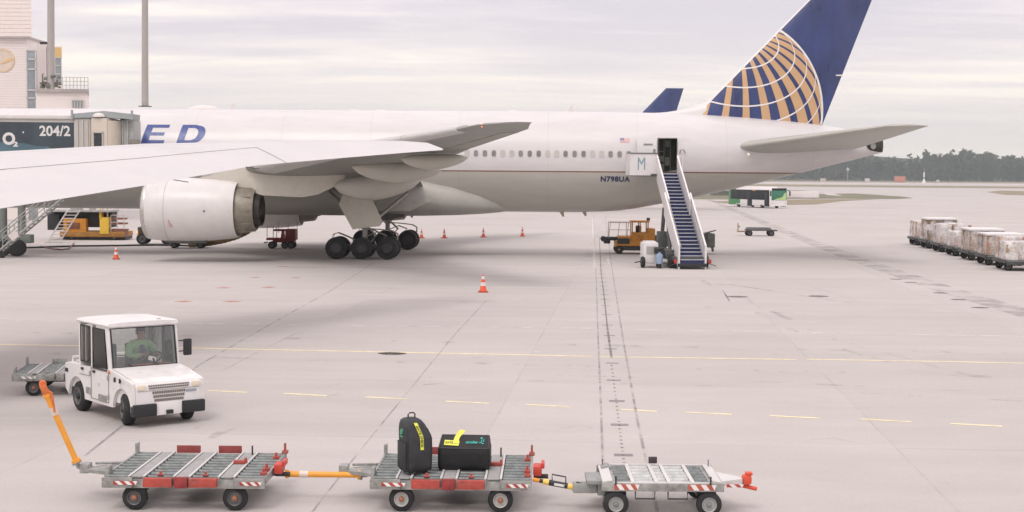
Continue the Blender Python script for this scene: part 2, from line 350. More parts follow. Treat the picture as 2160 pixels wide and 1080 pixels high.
def field(name, pxs, m, z):
    b = MB(); b.face([(p.x, p.y, z) for p in (gp(*q) for q in pxs)]); return structure(b.build(name, m, smooth=0))
GRASS_DRY = mat('dry_grass', (.27, .225, .15), .9, var=.3, vscale=.12, dirt=.5, dscale=.05, dirtc=(.30, .24, .17))
GRASS_GR = mat('dull_grass', (.19, .185, .12), .9, var=.35, vscale=.15, dirt=.5, dscale=.08, dirtc=(.27, .22, .15))
TAXI = mat('taxiway_asphalt', (.36, .33, .32), .85, var=.08, vscale=.05)
LIGHTC = mat('bright_concrete', (.52, .47, .46), .85, var=.08, vscale=.05)
def rowp(px, dy, Y0=None):                            # pixel row a fixed number of pixels under the sloping horizon
    return (px, YH+(px-1080)*math.tan(radians(ROLL))+dy)
field('far_grass', [rowp(-400, 5.0), rowp(2600, 5.0), rowp(2600, 10.5), rowp(-400, 10.5)], GRASS_DRY, .05)
field('runway', [rowp(-400, 11.5), rowp(2600, 11.5), rowp(2600, 14.5), rowp(-400, 14.5)], LIGHTC, .05)
field('grass_strip', [rowp(1200, 15.2), rowp(1900, 16.5), rowp(2600, 18), rowp(2600, 21), rowp(1900, 21), rowp(1200, 18.8)], GRASS_DRY, .04)
field('grass_field', [(1380,402),(1560,398),(1700,402),(1725,407),(1700,410),(1800,408),(1850,411),(1905,415),(1926,418),(1890,420),(1700,419),(1560,421),(1380,420)], GRASS_GR, .03)
field('concrete_patch', [(1725,404),(1760,409),(1778,414),(1745,412)], LIGHTC, .06)
field('grass_edge', [(1500,425),(1640,422),(1720,420.5),(1850,420.5),(1780,424),(1720,431),(1640,433),(1540,430)], GRASS_DRY, .03)
field('grass_patch', [(2080,405),(2110,402),(2260,406),(2260,414),(2120,411)], GRASS_DRY, .03)

# far wood: many leaf clumps on a bumpy crown line, read as one mass
def forest():
    b = MB(); rnd = random.Random(5); lf = [mat('wood_dark_green', (.045, .056, .044), .9, var=.3, vscale=.08), mat('wood_brown', (.085, .078, .058), .9, var=.3, vscale=.08), mat('wood_green', (.062, .076, .054), .9, var=.3, vscale=.08)]
    top = [(-1500, 20), (-700, 26), (-200, 22), (0, 25), (300, 27), (470, 28), (540, 24), (560, 31), (600, 32), (640, 30), (690, 25), (720, 24), (780, 31), (860, 34), (980, 33), (1060, 31), (1200, 29), (1500, 34), (2300, 28)]
    def tree(x, y, h, sp):
        h *= 1.62; r = .8*h*rnd.uniform(.16, .26); b.mi = sp
        for k in range(int(rnd.uniform(15, 22))):
            t = rnd.random()
            cz = h*(.12+.85*t); cr = r*(1.15-t*.75) if sp != 1 else r*(.6+.7*sin(pi*min(1, t*1.02)))
            a = rnd.uniform(0, 2*pi); q = rnd.uniform(0, .75)*cr
            c = Vector((x+q*cos(a), y+q*sin(a), cz)); s = r*rnd.uniform(.42, .72)
            pts = [c+Vector((rnd.gauss(0, 1), rnd.gauss(0, 1), rnd.gauss(0, 1))).normalized()*s*rnd.uniform(.6, 1.2) for _ in range(7)]
            b.add(pts, [(0,1,2),(2,3,4),(4,5,0),(1,3,5),(6,0,3),(6,1,4),(6,2,5),(0,2,4)])
        b.mi = 1; b.cyl((x, y, 0), (x, y, h*.8), .35, .1, 5, False)
    for row in range(5):
        x = -1300.0
        while x < 1500:
            y = 2050+row*26+rnd.uniform(-12, 12)-x*.22
            hh = interp(top, x*1.0)*.82*rnd.uniform(.80, 1.04)*(0.86+.045*row)
            sp = rnd.choice((0, 0, 1, 2, 2)) if (sin(x*.013)+sin(x*.031+2)) < .9 else rnd.choice((1, 1, 0, 2))
            if x > 150 or row == 2: tree(x, y, hh, sp)
            x += rnd.uniform(4.5, 7.5) if x > 150 else 14
    o = b.build('forest', lf, smooth=0, fix=False); tag(o, 'dense mixed wood along the horizon beyond the airfield', 'forest', kind='stuff'); return o
forest()
def hillside():
    b = MB(); n = 60; xs = [-2200+i*80 for i in range(n)]
    P = [(x, 2350-x*.22, -1) for x in xs]; Q = [(x, 2420-x*.22, 40+6*sin(x*.006)+3*sin(x*.017)) for x in xs]; R_ = [(x, 2900-x*.22, -1) for x in xs]
    b.add(P+Q+R_, [(i, i+1, n+i+1, n+i) for i in range(n-1)]+[(n+i, n+i+1, 2*n+i+1, 2*n+i) for i in range(n-1)])
    structure(b.build('hills', mat('wooded_hill', (.04, .048, .034), .95, var=.4, vscale=.03)))
hillside()

def haze():
    b = MB(); b.box((0, 900, 60), (7600, 5200, 122)); o = b.build('haze', HAZE_M, smooth=0); o['kind'] = 'stuff'; o['label'] = 'thin pale haze over the whole airfield'; return o
HAZE_M = bpy.data.materials.new('haze_air'); HAZE_M.use_nodes = True
_n = HAZE_M.node_tree; _n.nodes.remove(_n.nodes['Principled BSDF']); _v = _n.nodes.new('ShaderNodeVolumePrincipled')
_v.inputs['Color'].default_value = (.80, .90, .92, 1); _v.inputs['Density'].default_value = .00020
_n.links.new(_v.outputs[0], _n.nodes['Material Output'].inputs['Volume'])
haze()
# ------------------------------------------------------------------ the big airliner
YAW = radians(2.0); JO = Vector((-8.41, 90.5, 0))
JA = Vector((cos(YAW), -sin(YAW), 0)); JS = Vector((sin(YAW), cos(YAW), 0))
def jp(px, py, yp=0.0):                               # photo pixel -> (aft, height) on the jet's lengthwise plane yp
    d = ray(px, py); t = ((JO+JS*yp)-CP).dot(JS)/d.dot(JS); p = CP+d*t
    return (p-JO).dot(JA), p.z
jet = thing('passenger_jet', JO, -YAW, 'big white wide-body passenger jet with a blue and gold tail, parked side-on', 'airplane')
def paint_fuselage():
    m = bpy.data.materials.new('fuselage_paint'); m.use_nodes = True; nt = m.node_tree; N = nt.nodes; L = nt.links; b = N['Principled BSDF']
    tc = N.new('ShaderNodeTexCoord'); sp = N.new('ShaderNodeSeparateXYZ'); L.new(tc.outputs['Object'], sp.inputs[0])
    cr = N.new('ShaderNodeValToRGB'); cr.color_ramp.interpolation = 'CONSTANT'
    mr = N.new('ShaderNodeMapRange'); L.new(sp.outputs[2], mr.inputs[0]); mr.inputs[1].default_value = 0; mr.inputs[2].default_value = 10; L.new(mr.outputs[0], cr.inputs[0])
    e = cr.color_ramp.elements; e[0].position = 0; e[0].color = (.46, .445, .41, 1); e[1].position = (STRIPE_Z+.055)/10; e[1].color = (.645, .625, .63, 1)
    k = e.new((STRIPE_Z-.055)/10); k.color = (.22, .12, .075, 1)
    mp = N.new('ShaderNodeMapping'); mp.inputs['Scale'].default_value = (.25, 1, 1.2); L.new(tc.outputs['Object'], mp.inputs[0])
    n = N.new('ShaderNodeTexNoise'); n.inputs['Scale'].default_value = 1.3; n.inputs['Detail'].default_value = 9; n.inputs['Roughness'].default_value = .65; L.new(mp.outputs[0], n.inputs['Vector'])
    r = N.new('ShaderNodeMapRange'); L.new(n.outputs[0], r.inputs[0]); r.inputs[1].default_value = .3; r.inputs[2].default_value = .72; r.inputs[3].default_value = 1.03; r.inputs[4].default_value = .90
    # skin panel joints: thin circumferential and lengthwise seams
    w = N.new('ShaderNodeMath'); w.operation = 'PINGPONG'; L.new(sp.outputs[0], w.inputs[0]); w.inputs[1].default_value = 2.65
    w2 = N.new('ShaderNodeMath'); w2.operation = 'LESS_THAN'; L.new(w.outputs[0], w2.inputs[0]); w2.inputs[1].default_value = .014
    w3 = N.new('ShaderNodeMath'); w3.operation = 'MULTIPLY_ADD'; L.new(w2.outputs[0], w3.inputs[0]); w3.inputs[1].default_value = -.13; L.new(r.outputs[0], w3.inputs[2])
    s = N.new('ShaderNodeVectorMath'); s.operation = 'SCALE'; L.new(cr.outputs[0], s.inputs[0]); L.new(w3.outputs[0], s.inputs['Scale'])
    L.new(s.outputs[0], b.inputs['Base Color']); b.inputs['Roughness'].default_value = .32
    return m
STRIPE_Z = jp(1150, 362.5, -3.0)[1]
ztop = jp(1150, 234.5)[1]; zbot = jp(1150, 447)[1]
TOP = [(-33.5, zbot+2.2), (-32.5, zbot+3.9), (-30, ztop-1.3), (-27, ztop-.35), (-23, ztop)] + [(10.0, ztop)] + [jp(x, y) for x, y in ((1400,238.5),(1500,243),(1600,250),(1735,264),(1800,276),(1861,292))]
BOT = [(-33.5, zbot+2.0), (-32.5, zbot+1.2), (-30, zbot+.35), (-27, zbot), (12.0, zbot)] + [jp(x, y) for x, y in ((1290,445.5),(1380,432.5),(1500,409),(1630,379),(1740,352),(1861,322))]
XEND = TOP[-1][0]
RY = (ztop-zbot)/2
HW = [(-33.5, .15), (-32.5, 1.3), (-30, 2.5), (-27, RY-.1), (-23, RY), (14, RY), (18, 2.95), (21, 2.6), (24.5, 1.95), (28, 1.2), (XEND, .32)]
def prof(x):
    t = sinterp(TOP, x); b = sinterp(BOT, x); return (t+b)/2, (t-b)/2, sinterp(HW, x)
def surf(x, z):
    zc, rz, ry = prof(x); q = max(-1, min(1, (z-zc)/rz)); return ry*sqrt(max(0, 1-q*q))
# the open rear door
dx0, dz1 = jp(1389, 292, -3.0); dx1, dz0 = jp(1427, 361.5, -2.9)
def fuselage():
    b = MB(); xs = [-33.5, -33.2, -32.5, -31.5, -30, -28.5, -27, -25, -23, -20, -15, -10, -5, 0, 5, 8, 10, 12, 13, 14, 15, 16]
    xs += [dx0, (dx0+dx1)/2, dx1]; xs += [19+.75*i for i in range(100) if 19+.75*i < XEND-.3]+[XEND-.02]
    xs = sorted(xs); zc, rz, ry = prof((dx0+dx1)/2)
    th = [2*pi*i/72 for i in range(72)]
    for zd in (dz0, dz1):                              # put ring vertices exactly on the door sill and head, port side
        a = pi-math.asin((zd-zc)/rz); k = min(range(72), key=lambda i: abs((th[i]-a+pi) % (2*pi)-pi)); th[k] = a % (2*pi)
    th.sort()
    for x in xs:
        c, r, h = prof(x); b.v += [Vector((x, h*cos(t), c+r*sin(t))) for t in th]
    n = 72; i0 = xs.index(dx0); i1 = xs.index(dx1)
    for a in range(len(xs)-1):
        for i in range(n):
            t = (th[i]+(th[(i+1) % n] if i < n-1 else 2*pi))/2
            if i0 <= a < i1 and cos(t) < 0:
                z = zc+rz*sin(t)
                if dz0 < z < dz1: continue
            b.f.append([a*n+i, a*n+(i+1) % n, (a+1)*n+(i+1) % n, (a+1)*n+i]); b.m.append(0)
    b.f.append(list(range(n))); b.m.append(0); o = (len(xs)-1)*n; b.f.append(list(range(o, o+n))); b.m.append(0)
    return b.build('fuselage', paint_fuselage(), jet, 40)
fus = fuselage()
def skin(x, z, off): return Vector((x, -(surf(x, z)+off), z))

# door way (recess with galley), leaf swung forward
def doorway():
    w = MB(); ym = surf((dx0+dx1)/2, (dz0+dz1)/2)
    inner = -ym+1.5
    for x in (dx0, dx1): w.face([(x, -ym-.02, dz0-.02), (x, inner, dz0-.02), (x, inner, dz1+.02), (x, -ym-.02, dz1+.02)])
    for z in (dz0, dz1): w.face([(dx0, -ym-.1, z), (dx1, -ym-.1, z), (dx1, inner, z), (dx0, inner, z)])
    w.face([(dx0, inner, dz0), (dx1, inner, dz0), (dx1, inner, dz1), (dx0, inner, dz1)])
    d = w.build('doorway', mat('cabin_dark', (.06, .062, .055), .6, var=.2), jet, 0)
    q = MB(); cx = (dx0+dx1)/2; y = inner-.3
    for i, x in enumerate((dx0+.12, dx0+.42, dx0+.80)): q.box((x, y, (dz0+dz1)/2), (.04, .05, dz1-dz0-.05))
    for z, hh in ((dz0+.25, .4), (dz0+.75, .35), (dz0+1.18, .05)): q.box((dx0+.28, y+.05, z), (.26, .1, hh))
    q.box((dx0+.62, y+.05, dz0+.6), (.26, .1, .5)); q.box((dx0+.62, y+.05, dz0+1.65), (.26, .1, .4))
    q.build('galley', mat('galley_grey', (.22, .23, .2), .5), d, 0)
    fr = MB()
    for (x0, z0, x1, z1) in ((dx0-.05, dz0, dx0, dz1), (dx1, dz0, dx1+.05, dz1), (dx0-.05, dz1, dx1+.05, dz1+.05), (dx0-.05, dz0-.07, dx1+.05, dz0)):
        fr.loft([[skin(x, z, o) for x, z, o in ((x0, z, .012), (x1, z, .012), (x1, z, -.05), (x0, z, -.05))] for z in [lerp(z0, z1, i/8) for i in range(9)]])
    fr.build('door_frame', mat('door_frame_grey', (.24, .23, .21), .4, .3), d, 30)
doorway()
def plate_on_skin(b, x0, x1, z0, z1, off, th, nx=6, nz=8, rnd=0.0):
    def P(u, v, o):
        x = lerp(x0, x1, u); z = lerp(z0, z1, v); return skin(x, z, o)
    for o, s in ((off, 1), (off-th, -1)):
        vs = [P(i/nx, j/nz, o) for j in range(nz+1) for i in range(nx+1)]
        b.add(vs, [(j*(nx+1)+i, j*(nx+1)+i+1, (j+1)*(nx+1)+i+1, (j+1)*(nx+1)+i) for j in range(nz) for i in range(nx)])
    ed = [(i/nx, 0) for i in range(nx)]+[(1, j/nz) for j in range(nz)]+[(1-i/nx, 1) for i in range(nx)]+[(0, 1-j/nz) for j in range(nz)]
    n = len(ed); A = [P(u, v, off) for u, v in ed]; B = [P(u, v, off-th) for u, v in ed]
    b.add(A+B, [(i, (i+1) % n, n+(i+1) % n, n+i) for i in range(n)])
lx0 = jp(1344, 300, -3.3)[0]; lx1 = jp(1386, 300, -3.3)[0]
b = MB(); plate_on_skin(b, lx0, lx1, dz0-.02, dz1+.03, .32, .14)
door = b.build('cabin_door', mat('door_white', (.62, .60, .605), .35, var=.03), jet, 40)
b = MB(); plate_on_skin(b, lx0+.38, lx0+.92, dz1-.42, dz1-.31, .33, .02, 3, 2); plate_on_skin(b, lx1-.22, lx1-.08, dz0+.95, dz0+1.3, .34, .04, 2, 3)
b.build('door_window', mat('window_grey', (.20, .20, .20), .3), door, 0)
b = MB(); b.tube([(dx1+.18, -surf(dx1, dz0+1.1)-.02, dz0+1.05), (dx1+.2, -surf(dx1, dz0+1.1)-.2, dz0+1.25), (dx1+.36, -surf(dx1, dz0+1.1)-.22, dz0+1.3), (dx1+.5, -surf(dx1, dz0+1.1)-.05, dz0+1.1)], .035)
b.build('door_hinge_arm', GREYP, jet)

# cabin windows
wz = jp(1003, 323.5, -3.05)[1]; wx0 = jp(1004, 323, -3.05)[0]; wx1 = jp(1326, 324.5, -3.05)[0]
WIN = mat('cabin_window_glass', (.22, .21, .20), .12, var=.25, vscale=1.7); WRIM = mat('window_rim', (.52, .50, .49), .35, .3)
WBLIND = mat('cabin_window_blind', (.50, .47, .45), .3, var=.1, vscale=1.7)
def oval(b, cx, cz, w, h, off, n=16, th=.02):
    pts = []
    for i in range(n):
        a = 2*pi*i/n; c, s = cos(a), sin(a); p = 3.2
        pts.append((cx+w/2*math.copysign(abs(c)**(2/p), c), cz+h/2*math.copysign(abs(s)**(2/p), s)))
    b.loft([[skin(x, z, off-th) for x, z in pts], [skin(x, z, off) for x, z in pts]])
for i in range(-40, 18):
    if i < 0 and i % 1 == 0 and i > -40 and i < -1: continue   # hidden behind the near wing
    x = lerp(wx0, wx1, i/17.0)
    if x > dx0-1.2 or i < -1: continue
    b = MB(); oval(b, x, wz, .32, .44, .012); f = b.build('cabin_window', WRIM, jet, 30)
    b = MB(); oval(b, x, wz, .245, .36, .02); b.build('pane', WIN if (i*7) % 5 not in (1, 3) else WBLIND, f, 30)
# flag, registration, fleet number, big letters
def skin_text(text, size, px0, py0, name, m, wpx=None, bold=0.0, sp=1.0, yp=-3.0, shear=0):
    x0, z0 = jp(px0, py0, yp); k = 1.0
    if wpx:
        vs, _ = font_polys(text, size, sp, bold, shear); k = (jp(px0+wpx, py0, yp)[0]-x0)/(max(v[0] for v in vs)-min(v[0] for v in vs))
    return text_mesh(text, size, lambda x, y: skin(x0+x*k, z0+y, .012), name, m, jet, sp, bold, shear, center=False)
NAVY = mat('navy_lettering', (.035, .045, .11), .35, var=.05); LETBLUE = mat('letter_blue', (.045, .075, .27), .3, var=.06)
skin_text('N798UA', .42, 1266, 382.5, 'registration', NAVY, 62, .018, 1.1, -2.5)
skin_text('7773', .27, 1436, 298.5, 'fleet_number', mat('pale_lettering', (.62, .58, .60), .4), 19, 0, 1.1, -2.8)
def flag():
    x0, z0 = jp(1308, 300.5, -2.9); x1, z1 = jp(1328, 291, -2.9)
    b = MB()
    def q(u0, u1, v0, v1, mi, off=.012):
        b.mi = mi; b.add([skin(lerp(x0, x1, u), lerp(z0, z1, v), off) for u, v in ((u0, v0), (u1, v0), (u1, v1), (u0, v1))], [(0, 1, 2, 3)])
    for i in range(7): q(0, 1, i/7, (i+.55)/7, 0); q(0, 1, (i+.55)/7, (i+1)/7, 1)
    q(0, .42, .46, 1, 2, .02)
    b.build('flag', [mat('flag_red', (.50, .15, .15), .4), mat('flag_white', (.78, .74, .74), .4), mat('flag_blue', (.22, .20, .32), .4)], jet, 0, False)
flag()
def big_letters():
    # block letters E and D of the airline name, slanted, on the forward fuselage; drawn in strips so they follow the curve
    zl0 = jp(300, 302, -2.8)[1]; zl1 = jp(300, 262, -2.8)[1]; hh = zl1-zl0
    def strip(name, polys_at):
        b = MB(); n = 12
        for j in range(n):
            v0, v1 = j/n, (j+1)/n; vm = (v0+v1)/2
            for (a0, a1, c0, c1) in polys_at(v0, v1, vm):
                P = []
                for a, v in ((a0, v0), (a1, v0), (c1, v1), (c0, v1)):
                    P.append(skin(a+.22*v*hh, zl0+v*hh, .012))
                b.add(P, [(0, 1, 2, 3)])
        b.build(name, LETBLUE, jet, 0, False)
    def E(x, w):
        def f(v0, v1, vm):
            t = 1/6.
            arms = vm < t or vm > 1-t or abs(vm-.5) < t*.5+.01
            return [(x, x+(w if (vm < t or vm > 1-t) else w*.9 if arms else .42), x, x+(w if (vm < t or vm > 1-t) else w*.9 if arms else .42))]
        return f
    def D(x, w):
        def edge(v, rx, ry, xc):
            q = min(1, abs(v-.5)/ry); return xc+rx*(1-q**2.2)**(1/2.2)
        def f(v0, v1, vm):
            o0, o1 = edge(v0, .75, .5, x+w-.75), edge(v1, .75, .5, x+w-.75)
            if vm < 1/6. or vm > 5/6.: return [(x, o0, x, o1)]
            i0, i1 = edge(v0, .42, .34, x+w-.85), edge(v1, .42, .34, x+w-.85)
            return [(x, x+.42, x, x+.42), (max(i0, x+.42), o0, max(i1, x+.42), o1)]
        return f
    strip('letter', E(jp(298, 300, -2.8)[0], 1.38)); strip('letter', D(jp(373, 300, -2.8)[0], 1.55))
    # the letters before these stand behind the boarding bridge
    def bar(x, w):
        return lambda v0, v1, vm: [(x, x+w, x, x+w)]
    xe = jp(298, 300, -2.8)[0]
    def T(v0, v1, vm): return [(xe-2.15, xe-.55, xe-2.15, xe-.55)] if vm > 5/6. else [(xe-1.56, xe-1.14, xe-1.56, xe-1.14)]
    strip('letter', T); strip('letter', bar(xe-2.9, .42))
big_letters()

# ---- wings
def airfoil(n=24, t=.12, cam=.015):
    up = []; lo = []
    for i in range(n+1):
        x = .5*(1-cos(pi*i/n)); y = 5*t*(.2969*sqrt(x)-.126*x-.3516*x*x+.2843*x**3-.1036*x**4); c = cam*4*x*(1-x)
        up.append((x, c+y)); lo.append((x, c-y))
    return up+lo[-2:0:-1]
def wing_mb(b, stations, sgn=1, n=26):
    rings = []
    for y, xl, z, ch, t, tw in stations:
        r = []
        for u, v in airfoil(n, t):
            r.append(Vector((xl+u*ch*cos(tw)+v*ch*sin(tw), sgn*y, z-u*ch*sin(tw)+v*ch*cos(tw))))
        rings.append(r)
    return b.loft(rings)
WING = mat('wing_grey', (.245, .245, .225), .42, var=.08, vscale=.9, dirt=.35, dscale=.6, dirtc=(.26, .25, .22))
WINGLE = mat('slat_metal', (.50, .495, .485), .4, 0, var=.04)
tipx, tipz = jp(1014, 264, -30); tipte, tz2 = jp(1113, 264.5, -30)
st = [(0, -12.6, 4.35, 15.6, .13, .02), (3.1, -10.6, 4.5, 13.8, .13, .02), (10.3, -5.7, 5.22, 9.2, .105, .02), (20, 1.05, 6.1, 5.75, .10, .01), (28.5, tipx-1.05, tipz-.13, 2.95, .085, -.01), (29.6, tipx-.3, tipz-.01, 2.3, .07, -.03), (30.3, tipx+.75, tipz+.06, 1.35, .04, -.04)]
for sgn in (-1, 1):
    b = MB(); wing_mb(b, st, sgn); w = b.build('wing', WING, jet, 40)
    # slats along the leading edge, spoilers/flap seams are shallow proud strips
    def wp(s, u, up, o):
        for a, c in zip(st, st[1:]):
            if s <= c[0]:
                t = (s-a[0])/(c[0]-a[0]); S = [lerp(p, q, t) for p, q in zip(a, c)]; break
        y = 5*S[4]*(.2969*sqrt(u)-.126*u-.3516*u*u+.2843*u**3-.1036*u**4); v = .06*u*(1-u)+(y+o/S[3] if up else -y-o/S[3])
        return Vector((S[1]+u*S[3]*cos(S[5])+v*S[3]*sin(S[5]), sgn*s, S[2]-u*S[3]*sin(S[5])+v*S[3]*cos(S[5])))
    def wring(s):
        for a, c in zip(st, st[1:]):
            if s <= c[0]:
                t = (s-a[0])/(c[0]-a[0]); break
        def sec(S): return [Vector((S[1]+u*S[3]*cos(S[5])+v*S[3]*sin(S[5]), sgn*S[0], S[2]-u*S[3]*sin(S[5])+v*S[3]*cos(S[5]))) for u, v in airfoil(26, S[4])]
        return [p.lerp(q, t) for p, q in zip(sec(a), sec(c))]
    def slat_ring(s):
        r = wring(s); n_ = len(r); idx = [(k % n_) for k in range(-6, 8)]; O_ = []; I_ = []
        for k in idx:
            d = r[(k+1) % n_]-r[k-1]; nv = Vector((-d.z, 0, d.x)).normalized(); O_.append(r[k]+nv*.05); I_.append(r[k]-nv*.02)
        return O_+I_[::-1]
    for s0, s1 in ((4.5, 8.6), (11, 15.5), (15.6, 19.95), (20.1, 24.5), (24.6, 28.4)):
        sl = MB(); sl.loft([slat_ring(s0), slat_ring(s1)]); sl.build('slat', WINGLE, w, 40)
    for s0, s1 in ():
        us = [(.07, False), (.045, False), (.03, False), (.018, False), (.008, False), (.003, False), (0, True), (.003, True), (.008, True), (.018, True), (.03, True), (.05, True), (.08, True)]
        R = []
        for s in (s0, s1):
            R.append([wp(s, u, q, .03) for u, q in us]+[wp(s, u, q, -.01) for u, q in us[::-1]])
        sl.loft(R)
    for s0, s1, u0 in ((3.6, 9.9, .74), (11.2, 21, .74), (21.2, 27.5, .76)):
        fl = MB()
        for up in (False,):
            R = []
            for s in (s0, s1): R.append([wp(s, u, up, .025) for u in (u0, .85, .99)]+[wp(s, u, up, -.01) for u in (.99, .85, u0)])
            fl.loft(R)
        fl.build('flap', mat('flap_grey', (.28, .275, .245), .45, var=.1, dirt=.4, dirtc=(.28, .26, .23)), w, 40)
    # flap track fairings (long canoes)
    for yp, a, bb, zc, hh, ww in ((20.0, (846, 336), (988, 332.5), 0, .42, .34), (15.0, (742, 352), (931, 359), 0, .62, .45), (10.6, (704, 392), (886, 381.5), 0, .78, .55)):
        x0, z0 = jp(a[0], a[1], -yp); x1, z1 = jp(bb[0], bb[1], -yp); c = MB(); R = []
        for i in range(15):
            t = i/14; r = (sin(pi*min(1, t*1.05)**.72) if t < .95 else .12) if t > 0 else .02
            r = max(.03, (4*t*(1-t))**.55*(1 if t < .5 else lerp(1, .8, (t-.5)*2)))
            x = lerp(x0, x1, t); z = lerp(z0, z1, t)-.12*sin(pi*t)
            R.append([Vector((x, sgn*yp+ww*r*cos(k*pi/8), z+hh*r*sin(k*pi/8)*(1 if k > 8 else .8))) for k in range(16)])
        c.loft(R); c.build('flap_track_fairing', mat('fairing_beige', (.47, .455, .405), .4, var=.05, dirt=.35, dscale=1.5, dirtc=(.30, .28, .24)), w, 50)
    if sgn < 0:
        b = MB(); b.lathe([(-.10, .01), (-.07, .06), (0, .085), (.08, .06), (.12, .01)], (tipx+.02, -29.6, tipz+.02), (1, 0, 0), 12)
        b.build('position_light', emit('red_lamp', (1, .16, .08), 6.0), w)
b = MB(); R = []
for x, hw, z0, z1 in ((-15.5, .4, 3.1, 3.5), (-14, 2.2, 2.75, 4.2), (-12, 3.05, 2.5, 4.7), (-9, 3.4, 2.36, 5.1), (0, 3.45, 2.34, 5.1), (3, 3.4, 2.36, 4.9), (5, 3.05, 2.42, 4.45), (6.5, 2.45, 2.5, 4.0), (7.6, 1.8, 2.6, 3.5), (8.2, 1.0, 2.7, 3.1)):
    zc, hz = (z0+z1)/2, (z1-z0)/2
    R.append([Vector((x, hw*math.copysign(abs(cos(k*pi/20))**.75, cos(k*pi/20)), zc+hz*math.copysign(abs(sin(k*pi/20))**.75, sin(k*pi/20)))) for k in range(40)])
b.loft(R); b.build('belly_fairing', mat('belly_grey', (.42, .41, .375), .4, var=.06, vscale=.8, dirt=.3, dscale=.9, dirtc=(.28, .27, .24)), jet, 50)

# ---- engines
NAC = mat('nacelle_white', (.66, .64, .63), .35, var=.05, vscale=.9, dirt=.22, dscale=.8, dirtc=(.40, .37, .33))
CORE = mat('core_beige', (.30, .27, .22), .45, .3, var=.3, vscale=1.6, dirt=.75, dscale=1.1, dirtc=(.14, .12, .10))
EXH = mat('exhaust_dark', (.05, .043, .038), .6, .4, var=.3)
ex0 = jp(296, 445, -11.2)[0]; ex1 = jp(504, 445, -9.75)[0]; ezb = jp(400, 508, -9.75)[1]; ER = 1.74; ezc = ezb+ER
for sgn in (-1, 1):
    yy = sgn*9.75; Lg = ex1-ex0; O = (ex0, yy, ezc)
    b = MB(); b.lathe([(.95, 1.28), (.5, 1.36), (.18, 1.42), (.05, 1.49), (0, 1.55), (.05, 1.61), (.25, 1.68), (.9, 1.735), (Lg*.45, ER), (Lg*.72, 1.70), (Lg*.9, 1.61), (Lg, 1.53), (Lg, 1.49), (Lg-.6, 1.42)], O, (1, 0, 0), 64, False)
    e = b.build('engine', NAC, jet, 40)
    b = MB(); b.lathe([(-.012, 1.55), (.03, 1.625), (.22, 1.688), (.24, 1.682)], O, (1, 0, 0), 64, False); b.build('inlet_lip', mat('lip_metal', (.6, .58, .55), .25, .9), e, 50)
    b = MB(); b.lathe([(.96, 1.29), (1.0, 0)], O, (1, 0, 0), 40, False)
    b.lathe([(.35, .01), (.7, .28), (1.0, .42)], O, (1, 0, 0), 24, False); b.build('fan', mat('fan_dark', (.03, .03, .034), .4, .5), e, 40)
    b = MB(); b.lathe([(Lg-.62, 1.45), (Lg-.60, .95)], O, (1, 0, 0), 40, False); b.build('fan_duct', EXH, e, 40)
    # wide fan nozzle collar, core cowl and plug
    b = MB(); b.lathe([(Lg-.7, 1.30), (Lg+.05, 1.30), (Lg+.5, 1.25), (Lg+.82, 1.17), (Lg+.98, 1.13), (Lg+.98, 1.04), (Lg+.5, 1.0)], O, (1, 0, 0), 48, False)
    for k in range(10):
        a = k*2*pi/10; b.box((ex0+Lg+.45, yy+1.25*cos(a), ezc+1.25*sin(a)), (.8, .05, .05))
    b.build('core_cowl', CORE, e, 40)
    b = MB(); b.lathe([(Lg+.6, .98), (Lg+1.28, .86), (Lg+1.30, .82), (Lg+.9, .72), (Lg+1.0, .5), (Lg+1.4, .12), (Lg+1.45, .01)], O, (1, 0, 0), 32, False); b.build('exhaust_nozzle', EXH, e, 40)
    c = MB(); c.box((ex0+Lg*.72, yy-sgn*-1.0*0, ezc), (.01, .01, .01)); 
    hb = MB(); hb.cyl((ex0+Lg*.70, yy-1.715, ezc-.05), (ex0+Lg*.70, yy-1.735, ezc-.05), .05, n=10); hb.build('access_port', DARKM, e)
    hb = MB(); hb.lathe([(1.30, 1.735), (1.30, 1.742), (1.322, 1.742), (1.322, 1.735)], O, (1, 0, 0), 64, False); hb.build('cowl_seam', mat('seam_soft', (.34, .32, .31), .5), e)
    hb = MB(); hb.prism([(ex0+1.55, yy-1.62, ezc-.55), (ex0+1.62, yy-1.62, ezc-.55), (ex0+1.62, yy-1.52, ezc-.88), (ex0+1.48, yy-1.52, ezc-.92), (ex0+1.78, yy-1.52, ezc-.92)], (0, -.06, 0)); hb.build('warning_mark', mat('warning_red', (.50, .34, .30), .5), e, 0)
    P = [jp(x, y, -9.75) for x, y in ((330,392),(440,372),(540,338),(740,352),(716,388),(672,410),(640,416),(556,412),(505,396),(440,400))]
    b = MB(); b.prism([(x, yy-.28, z) for x, z in P], (0, .56, 0)); b.build('pylon', mat('pylon_beige', (.58, .55, .49), .4, var=.05, dirt=.25, dirtc=(.34, .31, .27)), jet, 30)

